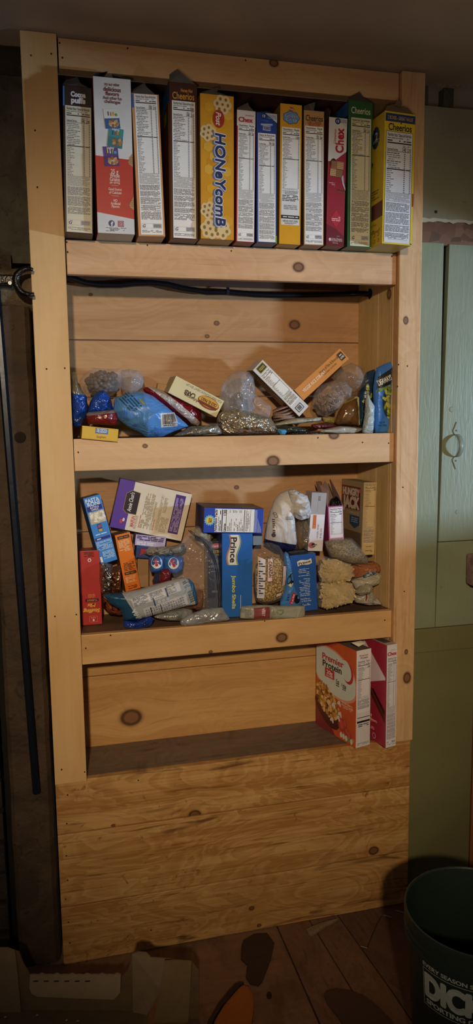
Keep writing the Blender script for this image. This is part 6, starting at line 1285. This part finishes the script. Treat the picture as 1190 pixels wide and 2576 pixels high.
for (u, v) in ((.62, .27), (.58, .22), (.42, .16), (.46, .33), (.60, .38)): p.ell(D*u, H*v, .009, .005, 'c9c4be', 7.5, .6, 10); p.ell(D*u+.006, H*v-.004, .004, .007, 'c9c4be', 7.5, .2, 10)
for (u, v, r_) in ((.66, .16, .015), (.74, .19, .011), (.84, .09, .012), (.78, .12, .009)): p.ell(D*u, H*v, r_, r_*1.3, 'a04034', 6, .3, 16); p.ell(D*u+.002, H*v+.002, r_*.6, r_*.9, 'b85040', 6.5, .3, 16)
p.ell(D*.94, H*.065, .008, .006, 'b08858', 6, .5); p.text('Mixed Berry', D*.80, H*.41, .0062, 'e0c8a8', 5, bold=.02, width=D*.26); p.text('Almond Cereal', D*.80, H*.385, .0062, 'e0c8a8', 5, bold=.02, width=D*.28); p.micro(D*.7, H*.35, D*.92, H*.37, 2, 'd8b090', layer=5)
for k in range(5): p.ell(D*(.66+.062*k), H*.055-k*.0008, .0058, .0085, ('c9c4b4', 'c9c4b4', 'c9c4b4', '6c8a5c', 'c9c4b4')[k], 7.5)
p.obj('front_panel', b.root); sheet('price_tag', [at(884, 1617, .0), at(908, 1612, .0), at(919, 1618, -.02), at(902, 1627, -.02)], mat('c4c4ae', .5), b.root, .0006, 'small white tag stuck on the top edge')
b = zbox2('cereal_box', 'red cinnamon cereal box, right of two on the bottom ledge', (970, 1881.5), (995, 1875), (908, 1810), (981, 1623), {'all': '8c2434', 'left': '94273a', 'front': 'c4c0be', 'top': '9c9486'}, GB)
p = b.face(); W, H = b.W, b.H
p.rect(0, 0, W, H, 'cfcccc', .5); p.text('cinnamon', W*.6, H*.95, .003, 'a8283a', 3, width=W*.5); p.text('Chex', W*.5, H*.915, .0105, 'a8283a', 3, bold=.05, width=W*.88); facts(p, W*.03, H*.01, W*.98, H*.88, True, ('160', '220'), title='Nutrition  Facts', word='Calories', paper='cfcccc'); p.obj('nutrition_side', b.root)
p = b.face('left'); D = b.D
p.rect(0, 0, D, H, '962a3c', 1); p.poly([(D*.05, H), (D*.42, H), (D*.98, H*.68), (D*.98, H*.66), (D*.42, H*.52), (0, H*.46), (0, H)], 'c9c4c4', 2)
p.text('Cinnamon', D*.22, H*.835, .020, '3a1c22', 4, bold=.03, width=D*.74) if False else None
p.text('on', D*.50, H*.835, .022, '4a1c28', 4, bold=.04, width=D*.28); p.text('X', D*.50, H*.69, .050, 'a8283a', 4, bold=.05, width=D*.30)
p.poly([(D*.55, H*.52), (D*.62, H*.53), (D*.98, H*.30), (D*.98, H*.24)], '4a241c', 5); p.poly([(D*.66, H*.52), (D*.72, H*.52), (D*.98, H*.36), (D*.98, H*.31)], '2c1612', 5.5)
for (u, v) in ((.38, .44), (.50, .41), (.44, .34)): p.rect(D*u-.010, H*v-.010, D*u+.010, H*v+.010, 'a06c48', 4, .3); p.rect(D*u-.008, H*v-.002, D*u+.008, H*v+.001, '7c4c30', 5, .3)
p.poly([(D*.5, H*.14), (D*.78, H*.20), (D*.5, H*.26), (D*.25, H*.20)], 'b0483c', 3); p.text('Real', D*.56, H*.245, .0085, 'e0c4b8', 4, bold=.03, width=D*.24); p.text('Cinnamon', D*.56, H*.21, .0085, 'e0c4b8', 4, bold=.03, width=D*.48); p.micro(D*.35, H*.11, D*.75, H*.14, 2, 'd8b0b0', layer=4)
for k in range(3): p.ell(D*(.4+.17*k), H*.055, .008, .009, 'c49098', 4); p.ell(D*(.4+.17*k), H*.055, .0055, .0065, '962a3c', 5)
p.obj('front_panel', b.root); p = b.face('top'); p.rect(b.W*.15, b.D*.1, b.W*.85, b.D*.55, '4c4640', 1); p.obj('top_print', b.root)
